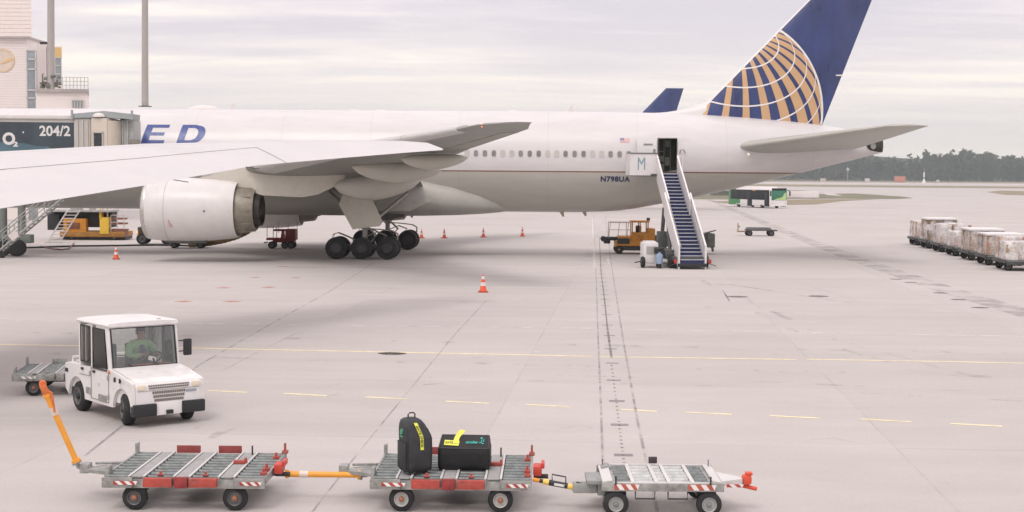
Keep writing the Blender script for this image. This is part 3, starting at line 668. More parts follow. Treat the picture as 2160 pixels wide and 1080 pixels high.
# ---- main landing gear
TYRE = RUBBER; RIM = mat('wheel_rim_grey', (.06, .06, .06), .4, .5, var=.2)
def jet_wheel(parent, x, y, r=.635, w=.44):
    b = MB(); b.lathe([(-w/2, r*.55), (-w/2, r*.80), (-w*.40, r*.95), (-w*.2, r), (w*.2, r), (w*.40, r*.95), (w/2, r*.80), (w/2, r*.55)], (x, y, r), (0, 1, 0), 36, False)
    t = b.build('wheel', TYRE, parent, 40)
    for s in (-1, 1):
        b = MB(); b.lathe([(0, .30*r/.635*1.1), (.02, .30), (.03, .26), (-.03, .22), (-.03, .12), (.05, .10), (.06, .01)], (x, y+s*w/2, r), (0, s, 0), 24); b.build('rim', RIM, t, 40)
for sgn in (-1, 1):
    yc = sgn*5.5
    b = MB(); b.box((0, yc, .66), (3.3, .3, .34), bev=.08)
    for xa in (-1.47, 0, 1.47): b.cyl((xa, yc-.75, .635), (xa, yc+.75, .635), .10, n=14)
    gear = b.build('landing_gear', mat('gear_grey', (.16, .16, .15), .5, .3, var=.2, dirt=.4, dirtc=(.05, .05, .05)), jet)
    for xa in (-1.47, 0, 1.47):
        for o in (-.70, .70): jet_wheel(gear, xa, yc+o)
    b = MB(); b.cyl((.05, yc, .8), (.1, yc-sgn*.05, 2.0), .15, n=16); b.cyl((.1, yc-sgn*.05, 1.7), (.25, yc-sgn*.3, 4.6), .25, n=18)
    b.cyl((.25, yc-sgn*.1, 1.9), (2.4, yc-sgn*1.6, 3.8), .11); b.cyl((.2, yc-sgn*.1, 2.0), (-2.2, yc-sgn*1.3, 3.8), .11); b.cyl((.1, yc, 1.8), (.3, yc-sgn*2.9, 3.6), .12)
    b.tube([(.35, yc, 1.75), (.75, yc, 1.35), (.35, yc, .85)], .07); b.build('strut', mat('strut_pale', (.34, .33, .31), .4, .4, var=.2, dirt=.3, dirtc=(.08, .08, .08)), gear)
    b = MB()
    for o in (-.25, .2):
        b.tube([(-.3, yc+o, 1.0), (-.9, yc+o, 1.28), (-1.45, yc+o, 1.5), (-1.72, yc+o, 1.42), (-1.8, yc+o, 1.1)], .028, 6)
        b.tube([(.2, yc+o, 1.75), (1.0, yc+o, 1.7), (1.7, yc+o, 1.62), (2.0, yc+o, 1.45), (1.98, yc+o, 1.1)], .026, 6)
        b.tube([(.2, yc+o, 1.3), (.8, yc+o, 1.55), (1.35, yc+o, 1.35), (1.0, yc+o, 1.0)], .03, 6)
    b.build('hydraulic_line', mat('hose_pale', (.28, .26, .24), .5), gear)
    P = [jp(x, y, -6.3) for x, y in ((726,402),(776,404),(790,430),(808,468),(802,477),(770,480),(745,484),(715,431))]
    b = MB(); b.prism([(x, sgn*6.3+(z-3.3)*-.10*sgn, z) for x, z in P], (0, .07*sgn, 0)); gd = b.build('gear_door', mat('gear_door_beige', (.60, .57, .50), .45, var=.05, dirt=.2, dirtc=(.38, .35, .3)), jet, 20)
    zq = jp(770, 461, -6.3)[1]; xq = jp(750, 461, -6.3)[0]
    b = MB(); b.box((xq+.75, sgn*6.3-sgn*(zq-3.3)*.10-.04, zq), (1.25, .012, .03)); b.build('seam', DARKM, gd)
    P = [jp(x, y, -4.0) for x, y in ((790,415),(905,413),(906,425),(862,446),(850,460),(800,455))]
    b = MB(); b.prism([(x, sgn*3.3, z) for x, z in P[:3]]+[(P[3][0], sgn*3.3, P[3][1])]+[(P[0][0], sgn*3.3, P[3][1])], (0, .06*sgn, 0)); b.build('wheel_well_door', mat('belly_door', (.44, .42, .38), .45, var=.08, dirt=.4, dirtc=(.2, .19, .17)), jet, 20)
    P = [jp(x, y, -2) for x, y in ((800,440),(854,447),(852,457),(822,463),(800,466))]
    b = MB(); b.prism([(x, sgn*2.0, z) for x, z in P], (0, .08*sgn, 0)); b.build('inner_gear_door', mat('well_dark', (.10, .10, .095), .6, var=.2), jet, 20)
for px, py, l in ((858,446,.5),(1180,448,.35),(1228,448,.3)):
    b = MB(); x, z = jp(px, py); b.prism([(x-.05, -.02, z+.1), (x+.25, -.02, z+.1), (x+.1+l*.6, -.02, z-l*.75), (x+l*.6-.02, -.02, z-l*.75)], (0, .04, 0)); b.build('blade_antenna', mat('antenna_tan', (.48, .43, .34), .5), jet, 0)
AW = mat('antenna_white', (.72, .68, .66), .4)
for px, w, hh in ((430, 1.1, .34), (1084, .4, .13), (748,.5,.1), (805,.5,.1)):
    x = jp(px, 234)[0]; b = MB(); b.lathe([(-w, .01), (-w*.6, hh*.7), (0, hh), (w*.6, hh*.7), (w, .01)], (x, 0, ztop-.05), (1, 0, 0), 16); b.build('roof_antenna', AW, jet)
for px in (1198, 484):
    x = jp(px, 234)[0]; b = MB(); b.prism([(x, -.02, ztop-.05), (x+.35, -.02, ztop-.05), (x+.33, -.02, ztop+.36), (x+.2, -.02, ztop+.36)], (0, .04, 0)); b.build('roof_antenna', AW, jet)
# nose gear (outside the picture, carries the nose)
b = MB(); b.cyl((-25.9, 0, .5), (-25.9, 0, 3), .14); ng = b.build('nose_gear', GREYP, jet)
for o in (-.35, .35): jet_wheel(ng, -25.9, o, .53, .36)

# ---- tail
FINB = mat('fin_blue', (.026, .045, .165), .32, var=.3, vscale=.7, dirt=.4, dscale=.22, dirtc=(.085, .09, .17), coat=.2, stretch=(1.0, 1, .35))  # large greyish patches are reflections on the glossy fin, put into its colour
def L2(a, b, t): return (lerp(a[0], b[0], t), lerp(a[1], b[1], t))
le0 = jp(1468, 239.5); le1 = jp(1636, 71); te0 = jp(1734, 265); te1 = jp(1839, 0)
kL = (le1[0]-le0[0])/(le1[1]-le0[1]); kT = (te1[0]-te0[0])/(te1[1]-te0[1])
def fin_le(z): return le0[0]+kL*(z-le0[1])
def fin_te(z): return te0[0]+kT*(z-te0[1])
FT = 18.5
def fin_half(x, z):
    a, c = fin_le(z), fin_te(z)-fin_le(z); u = max(0, min(1, (x-a)/c)); t = .10
    return c*5*t*(.2969*sqrt(u)-.126*u-.3516*u*u+.2843*u**3-.1036*u**4)
b = MB(); R = []
for z in [7.0, 8, 9, 11, 13, 15, 17, 18.2, 18.5]:
    a, c = fin_le(z), fin_te(z)-fin_le(z); R.append([Vector((a+u*c, v*c, z)) for u, v in airfoil(16, .10 if z < 18.4 else .05, 0)])
b.loft(R); fin = b.build('vertical_fin', FINB, jet, 50)
b = MB()
R = []
for z in [8.4, 9, 11, 13, 15, 17, 18.3]:
    a, c = fin_le(z), fin_te(z)-fin_le(z); us = [.022, .010, .003, 0]
    def h(u): return c*5*.10*(.2969*sqrt(u)-.126*u)
    R.append([Vector((a+u*c-.015, -h(u)-.012, z)) for u in us]+[Vector((a+u*c-.015, h(u)+.012, z)) for u in us[::-1]])
b.loft(R); b.build('leading_edge', mat('fin_edge_white', (.78, .75, .75), .3, .1), fin, 60)
b = MB(); x0 = fin_le(le0[1]); R = []
for i in range(9):
    t = i/8; x = lerp(x0-2.6, x0+.9, t); z = prof(x)[0]+prof(x)[1]; hz = .9*t**1.8; R.append([Vector((x, (.10+.2*t)*cos(k*pi/6), z-.15+(hz+.15)*sin(k*pi/6))) for k in range(7)]+[Vector((x, 0, z-.3))])
b.loft(R); b.build('dorsal_fillet', WHITE, jet, 60)
# globe artwork: graticule bands on the fin, an orthographic globe about a tilted pole
GC = jp(1527.3, 236.25); GR = 203.2/ (F/ (CP-(JO+JA*22)).length); POLE = Vector((.12255, -.78431, 0)); POLE.z = sqrt(1-POLE.x**2-POLE.y**2)
E1 = POLE.cross(Vector((0, 0, 1))).normalized(); E2 = POLE.cross(E1)
def globe(colat, lon):
    c, l = radians(colat), radians(lon); v = POLE*cos(c)+(E1*sin(l)+E2*cos(l))*sin(c); return v
def gpt(v, off):
    x = GC[0]+v.x*GR; z = GC[1]-v.y*GR; return Vector((x, -(fin_half(x, z)+off), z))
def inside(v):
    if v.z < .005: return False
    x = GC[0]+v.x*GR; z = GC[1]-v.y*GR; return fin_le(z)+.03 < x < fin_te(z)-.02 and z > 7.3
def patch(b, cs, l0, l1, n, off):
    for c0, c1 in zip(cs, cs[1:]):
        for i in range(n):
            a, d = lerp(l0, l1, i/n), lerp(l0, l1, (i+1)/n)
            Q = [globe(c0, a), globe(c0, d), globe(c1, d), globe(c1, a)]
            if all(inside(q) for q in Q): b.add([gpt(q, off) for q in Q], [(0, 1, 2, 3)])
b = MB(); cs = [3+.5*i for i in range(200)]
for k, hw in ((-1, 2.6), (0, 2.6), (1, 2.75), (2, 3.5), (3, 4.2), (4, 5.0), (5, 5.4), (6, 5.7), (7, 5.8), (8, 5.9), (9, 6), (10, 6), (11, 6), (12, 6), (-2, 2.6)):
    c = -179.2+15*k; patch(b, cs, c-hw*.95, c+hw*.95, 12, .012)
# thin rim of gold up to the limb
b.build('globe_bands', mat('globe_gold', (.58, .37, .20), .35, var=.06, vscale=1), fin, 0, False)
b = MB()
for c in (25.5, 37.4, 48.4, 59.3, 70.3, 81.3):
    patch(b, [c-.42, c-.14, c+.14, c+.42], -215, 30, 490, .02)
for lim in range(400):                                # white outline of the globe
    a0, a1 = radians(-100+lim*.5), radians(-100+lim*.5+.5); Q = []
    for a, r in ((a0, .985), (a1, .985), (a1, 1.004), (a0, 1.004)):
        x = GC[0]+GR*r*cos(a); z = GC[1]+GR*r*sin(a)
        Q.append((x, z))
    if all(fin_le(z)+.03 < x < fin_te(z)-.02 and z > 7.3 for x, z in Q): b.add([(x, -(fin_half(x, z)+.024), z) for x, z in Q], [(0, 1, 2, 3)])
b.build('globe_lines', mat('globe_white', (.80, .77, .76), .35), fin, 0, False)
b = MB(); zq = jp(1768, 159)[1]; xq = fin_te(zq); b.box((xq-.15, 0, zq), (.45, .16, .07)); b.build('static_wick', STRIPEW, fin)
# horizontal tail
hr = jp(1547, 311, -2.0); ht0 = jp(1876, 265.5, -10.7); ht1 = jp(1961, 266.0, -10.7)
for sgn in (-1, 1):
    rootte = jp(1800, 311, -1.0)
    sts = [(0.0, hr[0]-1.0, hr[1]+.05, rootte[0]-hr[0]+1.2, .11, -.01), (2.0, hr[0], hr[1], rootte[0]-hr[0]+.1, .115, 0), (10.5, ht0[0]-.1, ht0[1], ht1[0]-ht0[0]+.05, .09, 0), (10.75, ht0[0]+.5, ht0[1]+.01, 1.6, .05, 0)]
    b = MB(); wing_mb(b, sts, sgn); h = b.build('horizontal_stabilizer', mat('stabilizer_grey', (.44, .435, .40), .4, var=.07, vscale=1, dirt=.35, dscale=.9, dirtc=(.36, .34, .30)), jet, 40)
# tail cone exhaust
ax, az = jp(1842, 306, -.5)
b = MB(); pts = [jp(x, y, -.45) for x, y in ((1861,289),(1861,320),(1850,320.5),(1838,316),(1831,310),(1834,303),(1846,294))]
zz_ = [p[1] for p in pts]; zl, zh = min(zz_), max(zz_); rows = []
for i in range(11):
    z = lerp(zl, zh, i/10); u = (z-zl)/(zh-zl); xl = pts[0][0]-(.98 if 0 < u < 1 else .35)*(max(0, sin(pi*min(1, u*.9+.12)))**.6); rows.append([skin(min(lerp(xl, XEND-.005, k/8), XEND-.005), z, .025) for k in range(9)])
b.add([p for r in rows for p in r], [(j*9+i, j*9+i+1, (j+1)*9+i+1, (j+1)*9+i) for j in range(10) for i in range(8)]); ap = b.build('exhaust_outlet', mat('outlet_dark', (.045, .042, .03), .6, .2, var=.3), jet, 0)  # dark hollow of the exhaust scoop, put into the colour of a flush sheet
c0 = jp(1843, 308.5, -.5); b = MB(); b.lathe([(0, .19), (.03, .18), (.03, .13), (-.03, .10), (-.03, .01)], (c0[0]-.05, -(surf(c0[0], c0[1])+.10), c0[1]), (.25, -1, 0), 20); b.build('outlet_ring', mat('outlet_metal', (.30, .31, .29), .35, .5), ap)
b = MB(); lx, lz = jp(1576, 326.5, -2.2); b.lathe([(0, .10), (.06, .07), (.08, .01)], (lx, -2.9, lz), (0, -1, 0), 12); b.build('logo_light', mat('lamp_lens', (.9, .85, .75), .15), jet)
# ------------------------------------------------------------------ second airliner far behind: only its blue fin rises over the roof line
def far_plane():
    Y = 215.0; s = Y/F; base = at(1398, 448, Y); base.z = 0
    t = thing('passenger_jet', base, 0, 'distant airliner whose plain blue tail fin rises behind the big white jet', 'airplane')
    def q(px, py): p = at(px, py, Y); return p.x-base.x, p.z
    P = [q(1355, 237), q(1405, 186), q(1442.5, 185), q(1425, 240)]
    zt = P[0][1]; R = []
    b = MB()
    k = (P[1][0]-P[0][0])/(P[1][1]-P[0][1]); k2 = (P[2][0]-P[3][0])/(P[2][1]-P[3][1])
    for z in (zt-5, zt, P[1][1]-.1, P[1][1]):
        a = P[0][0]+k*(z-zt); c = P[3][0]+k2*(z-P[3][1])-a; R.append([Vector((a+u*c, v*c, z)) for u, v in airfoil(10, .09, 0)])
    b.loft(R); b.build('vertical_fin', FINB, t, 50)
    b = MB(); zc = zt-5.2; r = 2.5; R = []
    for x, rr, dz in ((-44, .2, -.4), (-42, 1.5, -.2), (-38, 2.4, 0), (-34, r, 0), (-4, r, 0), (2, 2.1, .35), (7, 1.1, .9), (9.5, .3, 1.3)):
        R.append([Vector((x, rr*cos(k*pi/16), zc+dz+rr*sin(k*pi/16))) for k in range(32)])
    b.loft(R); b.build('fuselage', WHITE, t, 40)
    for sg in (-1, 1):
        b = MB(); wing_mb(b, [(0, -1, zc+.9, 6, .1, 0), (8.5, 5.5, zc+1.7, 2.2, .1, 0)], sg, 8); b.build('horizontal_stabilizer', WING, t)
        b = MB(); wing_mb(b, [(0, -24, zc-1.6, 9, .12, 0), (22, -9, zc+.6, 2.2, .1, 0)], sg, 8); b.build('wing', WING, t)
        b = MB(); b.cyl((-18, sg*3.5, 0.6), (-18, sg*3.5, zc-1.5), .25); b.cyl((-18, sg*3.5-.5, .6), (-18, sg*3.5+.5, .6), .6, n=20); b.build('landing_gear', DARKM, t)
    b = MB(); b.cyl((-37, 0, .5), (-37, 0, zc-2), .2); b.cyl((-37, -.35, .5), (-37, .35, .5), .5, n=20); b.build('nose_gear', DARKM, t)
far_plane()

# ------------------------------------------------------------------ wing of the airliner next to the viewer, reaching in from the left
def near_wing():
    TE = [(-700, 600, 13.0), (-300, 507, 16.0), (0, 440, 19.3), (300, 392, 22.7), (540, 349, 25.8), (700, 335, 28.0), (850, 322.5, 30.0), (912, 318, 30.8), (934, 316.5, 31.4)]
    LE = [(-700, 395, 18.0), (-300, 352, 21.0), (0, 327, 24.2), (300, 308.5, 26.8), (540, 302, 29.2), (700, 299, 30.8), (850, 299.5, 32.2), (900, 303, 32.6), (934, 314, 31.8)]
    K_ = 1.7; TE = [(a_, b_, c_*K_) for a_, b_, c_ in TE]; LE = [(a_, b_, c_*K_) for a_, b_, c_ in LE]      # the tip stands some 50 m away
    n = len(TE); t = thing('passenger_jet', Vector((-24, 32, 0)), 0, 'white airliner wing reaching in from the left edge, in front of the jet bridge', 'airplane')
    o = t.location
    A = [at(*p)-o for p in TE]; B = [at(*p)-o for p in LE]
    def S(i, u, up=True, off=0.0):                     # i span index (float), u chord fraction from leading edge
        k = min(int(i), n-2); f = i-k
        a = A[k].lerp(A[k+1], f); b_ = B[k].lerp(B[k+1], f); ch = (a-b_).length; tt = lerp(.115, .09, i/(n-1))
        y = 5*tt*(.2969*sqrt(u)-.126*u-.3516*u*u+.2843*u**3-.1036*u**4)*ch
        p = b_.lerp(a, u); return p+Vector((0, 0, (.55*y+off) if up else -(.9*y)))
    us = [.5*(1-cos(pi*j/12)) for j in range(13)]
    R = [[S(i/2, u) for u in us]+[S(i/2, u, False) for u in us[-2:0:-1]] for i in range(2*n-1)]
    m = mat('wing_upper_white', (.61, .59, .595), .45, var=.03, vscale=.5, dirt=.08, dscale=.6, spec=.3)
    b = MB(); b.loft(R); w = b.build('wing', m, t, 50)
    SEAM = mat('panel_seam', (.24, .22, .21), .6)
    def seam(pts, w0, nm='panel_seam'):
        b = MB(); L_ = []
        N_ = 40
        for j in range(N_+1):
            q = j/N_*(len(pts)-1); k = min(int(q), len(pts)-2); f = q-k
            i = lerp(pts[k][0], pts[k+1][0], f); u = lerp(pts[k][1], pts[k+1][1], f); L_.append((i, u))
        P = [S(i, u, True, .004) for i, u in L_]; V = []
        for j, p in enumerate(P):
            d = (P[min(j+1, N_)]-P[max(j-1, 0)]).normalized(); q = Vector((-d.y, d.x, 0)).normalized()*w0
            V += [p+q, p-q]
        b.add(V, [(2*j, 2*j+1, 2*j+3, 2*j+2) for j in range(N_)]); b.build(nm, SEAM, w, 0)
    seam([(0.0, .50), (2, .50), (3, .50), (4.0, .44)], .022)
    seam([(4.0, .44), (4.38, 1.0)], .022)
    seam([(0.5, .16), (2, .16), (6.5, .18)], .007)
    b = MB()
    for i in (3.25, 3.9):
        P = S(i, .995, True, .004); b.tube([P, P+Vector((.42, -.05, -.06))], .012, 6)
    b.build('static_wick', DARKM, w)
near_wing()

# ------------------------------------------------------------------ terminal block, masts
def terminal():
    Y = 150.0; o = at(60, 226, Y); o.z = 0
    t = thing('terminal_building', o, 0, 'pale clad terminal building with a round emblem and a balcony, upper left', 'building')
    def X(px): return at(px, 200, Y).x-o.x
    def Z(py): return at(60, py, Y).z
    def XD(px, dy): return at(px, 200, Y+dy).x-o.x
    clad = mat('pale_cladding', (.80, .735, .715), .6, var=.03, vscale=.6); CL2 = mat('cream_cladding', (.82, .745, .70), .6, var=.03)
    seamc = mat('cladding_seam', (.70, .64, .63), .6)
    b = MB(); z0, z1 = 0, Z(80); xr = X(58); b.box(((X(-300)+xr)/2, 4, (z0+z1)/2), (xr-X(-300), 8, z1-z0))
    # rounded right part sweeping back
    pts = [(xr, 0), (XD(78, .5), .5), (XD(98, 1.8), 1.8), (XD(104, 3), 3.0), (XD(102, 8), 8), (xr, 8)]
    b.prism([(x, y, 0) for x, y in pts], (0, 0, Z(90)))
    b.build('facade', clad, t, 0)
    b = MB()
    for i in range(26):
        z = lerp(Z(226), z1, i/26.0); b.box(((X(-300)+xr)/2, -.012, z), (xr-X(-300), .02, .045))
    b.build('cladding_joint', seamc, t, 0)
    b = MB(); b.prism([(X(-300), 5, z1-6), (XD(68, 5), 5, z1-6), (XD(66, 13), 13, z1-6), (X(-300), 13, z1-6)], (0, 0, 46-z1)); tw = b.build('tower', CL2, t, 0)
    b = MB()
    for i in range(34): b.box(((X(-300)+XD(68, 5))/2, 4.985, z1+.2+i*.42), (XD(68, 5)-X(-300), .02, .04))
    b.build('cladding_joint', seamc, tw, 0)
    b = MB(); b.box(((X(-300)+xr)/2, 3.8, z1+.05), (xr-X(-300)+.4, 8.6, .18)); b.build('parapet', mat('parapet_grey', (.45, .41, .40), .5), t, 0)
    gl = mat('terminal_glass', (.30, .34, .37), .12, var=.2, vscale=.5); fr = mat('window_frame_pale', (.60, .57, .56), .5)
    b = MB(); x0, x1 = X(57.5), X(76.5); b.box(((x0+x1)/2, .15, (Z(106)+0)/2), (x1-x0, .35, Z(106))); wn = b.build('window', gl, t, 0)
    b = MB()
    for py in (106, 125, 146, 190, 207): b.box(((x0+x1)/2, -.06, Z(py)), (x1-x0, .08, .14))
    for xx in (x0, x1): b.box((xx, -.06, Z(106)/2), (.12, .08, Z(106)))
    b.build('frame', fr, wn, 0)
    # right wing behind the mast, yellow panel and glazing
    b = MB(); x0, x1 = XD(100, 2), XD(131, 2); b.prism([(x0, 2, 0), (x1, 2, 0), (XD(130, 8), 8, 0), (XD(100, 8), 8, 0)], (0, 0, Z(94))); b.build('stair_block', clad, t, 0)
    b = MB(); b.box((XD(124, 2), 1.96, (Z(96)+Z(117))/2), (X(131)-X(117), .08, Z(96)-Z(117))); b.build('yellow_panel', mat('panel_yellow', (.68, .46, .20), .5, var=.04), t, 0)
    b = MB(); b.box((XD(123.5, 2), 1.96, (Z(118)+Z(170))/2), (X(130)-X(118), .08, Z(118)-Z(170))); w2 = b.build('window', gl, t, 0)
    b = MB()
    for py in (118, 135, 153): b.box((XD(123.5, 2), 1.9, Z(py)), (X(130)-X(118), .06, .1))
    b.build('frame', fr, w2, 0)
    # balcony / low annex
    b = MB(); x0, x1 = XD(76, -1.5), XD(186, -1.5); b.prism([(x0, -1.5, 0), (x1, -1.5, 0), (XD(187, 6), 6, 0), (x0, 6, 0)], (0, 0, Z(196))); an = b.build('annex', clad, t, 0)
    b = MB(); b.prism([(x0, -1.8, Z(196)+.004), (x1+.15, -1.8, Z(196)+.004), (XD(188, 6), 6, Z(196)+.004), (x0, 6, Z(196)+.004)], (0, 0, .32)); b.build('roof_slab', mat('slab_grey', (.42, .39, .37), .6), an, 0)
    b = MB(); b.box(((X(162)+X(185))/2, -1.55, Z(220)), (X(185)-X(162), .1, Z(213)-Z(228))); w3 = b.build('window', gl, an, 0)
    b = MB()
    for px in (162, 167, 173, 179, 185): b.box((X(px), -1.62, Z(220)), (.09, .06, Z(213)-Z(228)))
    b.box(((X(162)+X(185))/2, -1.62, Z(213)), (X(185)-X(162), .06, .1)); b.build('frame', fr, w3, 0)
    b = MB(); zz = Z(189)
    for i in range(8): x = lerp(XD(132, -1.9), XD(186, -1.9), i/7); b.cyl((x, -1.9, zz), (x, -1.9, zz+1.15), .035, n=6)
    for h in (.35, .75, 1.15): b.cyl((XD(130, -1.9), -1.9, zz+h), (XD(186.2, -1.9), -1.9, zz+h), .03, n=6)
    b.build('railing', mat('railing_pale', (.50, .46, .44), .5), an)
    # emblem: amber disc with a pale sweeping bird-like band
    c = (X(8), Z(128)); r = (X(32)-X(8))
    b = MB(); b.lathe([(0, r), (.06, r), (.06, r*.86), (0, r*.86)], (c[0], -.02, c[1]), (0, -1, 0), 40, False)
    b.build('emblem_ring', mat('emblem_amber', (.72, .54, .36), .5), t, 0)
    b = MB(); b.cyl((c[0], -.015, c[1]), (c[0], -.05, c[1]), r*.86, n=40); b.build('emblem_disc', mat('emblem_cream', (.68, .58, .50), .5), t, 0)
    b = MB(); b.prism([(c[0]+r*u, -.055, c[1]+r*v) for u, v in ((.98, .22), (.62, .20), (.35, .16), (.1, -.02), (-.25, -.3), (.05, -.26), (.35, -.14), (.62, -.02), (.98, -.05))], (0, -.04, 0))
    b.build('emblem_band', mat('emblem_amber2', (.72, .50, .27), .5), t, 0)
terminal()
def mast(px0, px1, pyb, Y, w0, w1, label, floor=None, clutter=False):
    o = at(px0, pyb, Y); zb = o.z if floor is None else floor; o.z = zb
    t = thing('light_mast', o, 0, label, 'mast', 'grey masts rising behind the jet')
    top = at(px1, -20, Y); hgt = 34-zb
    b = MB(); m = mat('mast_grey', (.42, .39, .37), .5, .15, var=.08, vscale=.8, stretch=(1, 1, .2)); lean = (top.x-o.x)/(top.z-zb)*.4
    b.lathe([(-(0 if floor is None else 0), w0/2), (hgt*.35, lerp(w0, w1, .4)/2), (hgt, w1/2)], (0, 0, 0), (lean, 0, 1), 18); b.build('pole', m, t, 50)
    b = MB(); b.box((lean*hgt, 0, hgt+.2), (2.2, .5, .5), bev=.05); b.build('lamp_head', DARKM, t)
    if clutter:
        b = MB(); rnd = random.Random(3)
        for k in range(16):
            b.box((rnd.uniform(-.9, .9), rnd.uniform(-.5, .3), rnd.uniform(.15, .6)+(.7 if k % 4 == 0 else 0)), (rnd.uniform(.15, .5), .3, rnd.uniform(.12, .4)), bev=.03)
        b.tube([(-.75, -.2, .2), (-.75, -.2, 1.4), (-.6, -.2, 1.5)], .07); b.tube([(.5, -.2, .2), (.7, -.2, .9)], .07); b.build('base_fitting', mat('mast_fittings', (.16, .16, .14), .7, var=.3), t)
        b = MB(); zz = at(px0, 91, Y).z-zb; b.box((-.55, 0, zz), (.9, .3, .22)); b.build('bracket', DARKM, t)
    else:
        b = MB(); b.lathe([(0, .6), (.06, .6), (.06, .2)], (0, 0, 0), (0, 0, 1), 18); b.build('base_plate', DARKM, t)
mast(306, 308, 225, 135.0, .62, .50, 'tall grey mast rising behind the jet, right of the terminal')
mast(107.5, 110, 182, 144.0, .72, .62, 'thick grey mast standing on the terminal annex roof', at(107, 188, 144).z, True)

# ------------------------------------------------------------------ passenger boarding bridge
def bridge():
    Y = 84.0; o = at(20, 540, Y); o.z = 0
    t = thing('jet_bridge', o, 0, 'boarding bridge with dark printed side panel numbered 204/2, docked at the jet', 'jet bridge')
    def P(px, py, dy=0.0): p = at(px, py, Y+dy); return p.x-o.x, p.z
    def X(px, dy=0): return P(px, 300, dy)[0]
    def Z(py): return P(100, py)[1]
    zt, zb = Z(250), Z(338)
    BGREY = mat('bridge_grey', (.50, .48, .45), .5, var=.06, vscale=1.2, dirt=.2, dscale=1.5, dirtc=(.3, .28, .25)); BEIGE = mat('bridge_beige', (.62, .56, .49), .5, var=.05, vscale=1, dirt=.15, dirtc=(.4, .35, .3))
    BLUEG = mat('bridge_roof', (.33, .36, .37), .5, var=.08)
    b = MB(); b.box(((X(-700)+X(158))/2, 1.3, (zt+zb)/2), (X(158)-X(-700), 2.5, zt-zb), bev=.04); tun = b.build('tunnel', BGREY, t)
    b = MB(); b.box(((X(-700)+X(158))/2, 1.3, zt+.08), (X(158)-X(-700), 2.7, .2), bev=.03); b.build('tunnel_roof', mat('roof_pale', (.66, .62, .60), .5), t)
    ya = .035
    b = MB(); pz0, pz1 = Z(254.5), Z(345)
    b.prism([(X(-700), ya, pz1), (X(156), ya, pz1), (X(156), ya, pz0-.1), (X(-700), ya, pz0)], (0, -.03, 0))
    pan = b.build('advert_panel', mat('panel_dark', (.040, .058, .075), .35, var=.35, vscale=.35, dirt=.5, dscale=.3, dirtc=(.07, .105, .115)), t, 0)
    b = MB(); W = [(-200,292),(-100,288),(-40,296),(0,300),(25,303),(50,302),(80,309),(100,309),(110,314),(120,318),(125,345),(-200,345)]
    b.prism([(X(x), ya-.034, Z(y)) for x, y in W], (0, -.012, 0)); b.build('advert_wave', mat('panel_wave', (.085, .16, .20), .35, var=.35, vscale=.6), pan, 0)
    PW = mat('panel_white', (.70, .68, .67), .5)
    def T(txt, px, py, size, wpx, bold=0.0):
        x0, z0 = P(px, py); vs, _ = font_polys(txt, size); k = (X(px+wpx)-x0)/(max(v[0] for v in vs)-min(v[0] for v in vs)); mn = min(v[0] for v in vs)
        text_mesh(txt, size, lambda x, y: Vector((x0+(x-mn)*k, ya-.055, z0+y)), 'lettering', PW, pan, 1, bold, 0, False)
    T('204/2', 84, 286, .80, 64, .02); T('O', 7, 304, .92, 24, .04); T('2', 29, 308.5, .36, 8, .02)
    b = MB()
    for px, py, r in ((49, 279, .05), (95,277,.03), (49, 318, .05), (130,313,.03)): x, z = P(px, py); b.cyl((x, ya-.03, z), (x, ya-.04, z), r, n=8)
    b.build('advert_dot', PW, pan, 0)
    # rotunda and cab
    b = MB(); b.box(((X(157)+X(192))/2, 1.2, (Z(249)+Z(340))/2), (X(192)-X(157), 2.6, Z(249)-Z(340)), bev=.05)
    for px in (165, 176, 186): b.box((X(px), -.12, (Z(252)+Z(340))/2), (.09, .1, Z(252)-Z(340)))
    b.build('tunnel_end', BGREY, t)
    b = MB(); pts = [(X(190), .1), (X(198), -.45), (X(231), -.5), (X(236), .1), (X(236), 2), (X(190), 2)]
    b.prism([(x, y, Z(345)) for x, y in pts], (0, 0, Z(249)-Z(345))); cab = b.build('cab', BEIGE, t, 20)
    b = MB(); b.prism([(x, -.515, z) for x, z in ((X(203.5), Z(345)), (X(221), Z(345)), (X(221), Z(280)), (X(203.5), Z(280)))], (0, -.03, 0)); dr = b.build('door', mat('bridge_door_dark', (.035, .04, .05), .25, var=.3, vscale=2), cab, 0)
    b = MB()
    for x in (X(202.6), X(222)): b.box((x, -.53, (Z(345)+Z(279))/2), (.07, .08, Z(279)-Z(345)))
    b.box(((X(202.6)+X(222))/2, -.53, Z(279)), (X(222)-X(202.6)+.07, .08, .07)); b.build('frame', mat('door_trim', (.50, .46, .41), .5), dr, 0)
    b = MB(); R = []
    for i in range(9):
        a = pi*(1.5+.5*i/8*1.0); R.append((X(231)+ (X(254)-X(231))*sin(i/8*pi/2), -.45+.9*(1-cos(i/8*pi/2))))
    b.prism([(x, y, Z(345)) for x, y in R]+[(X(231), .5, Z(345))], (0, 0, Z(254)-Z(345))); b.build('curved_wall', mat('bridge_tan', (.58, .52, .43), .5, var=.05), cab, 40)
    b = MB(); b.box(((X(236)+X(280))/2, 1.1, (Z(252)+Z(345))/2), (X(280)-X(236), 1.5, Z(252)-Z(345)), bev=.03)
    for px in (256, 267, 277): b.box((X(px), .32, (Z(252)+Z(345))/2), (.07, .12, Z(252)-Z(345)))
    b.build('cab_side', mat('bridge_bluegrey', (.42, .43, .42), .5, var=.08), t)
    b = MB(); b.prism([(X(x), -.2, Z(y)) for x, y in ((154,249),(154,240),(222,233.5),(283,239.5),(282,251),(262,249.5),(222,247))], (0, 1.6, 0)); b.build('canopy', BLUEG, t, 0)
    b = MB()
    for px in (155, 281):
        b = MB(); b.cyl((X(px), -.24, Z(252)), (X(px), -.24, Z(232)), .07, n=8); b.build('canopy_post', BLUEG, t)
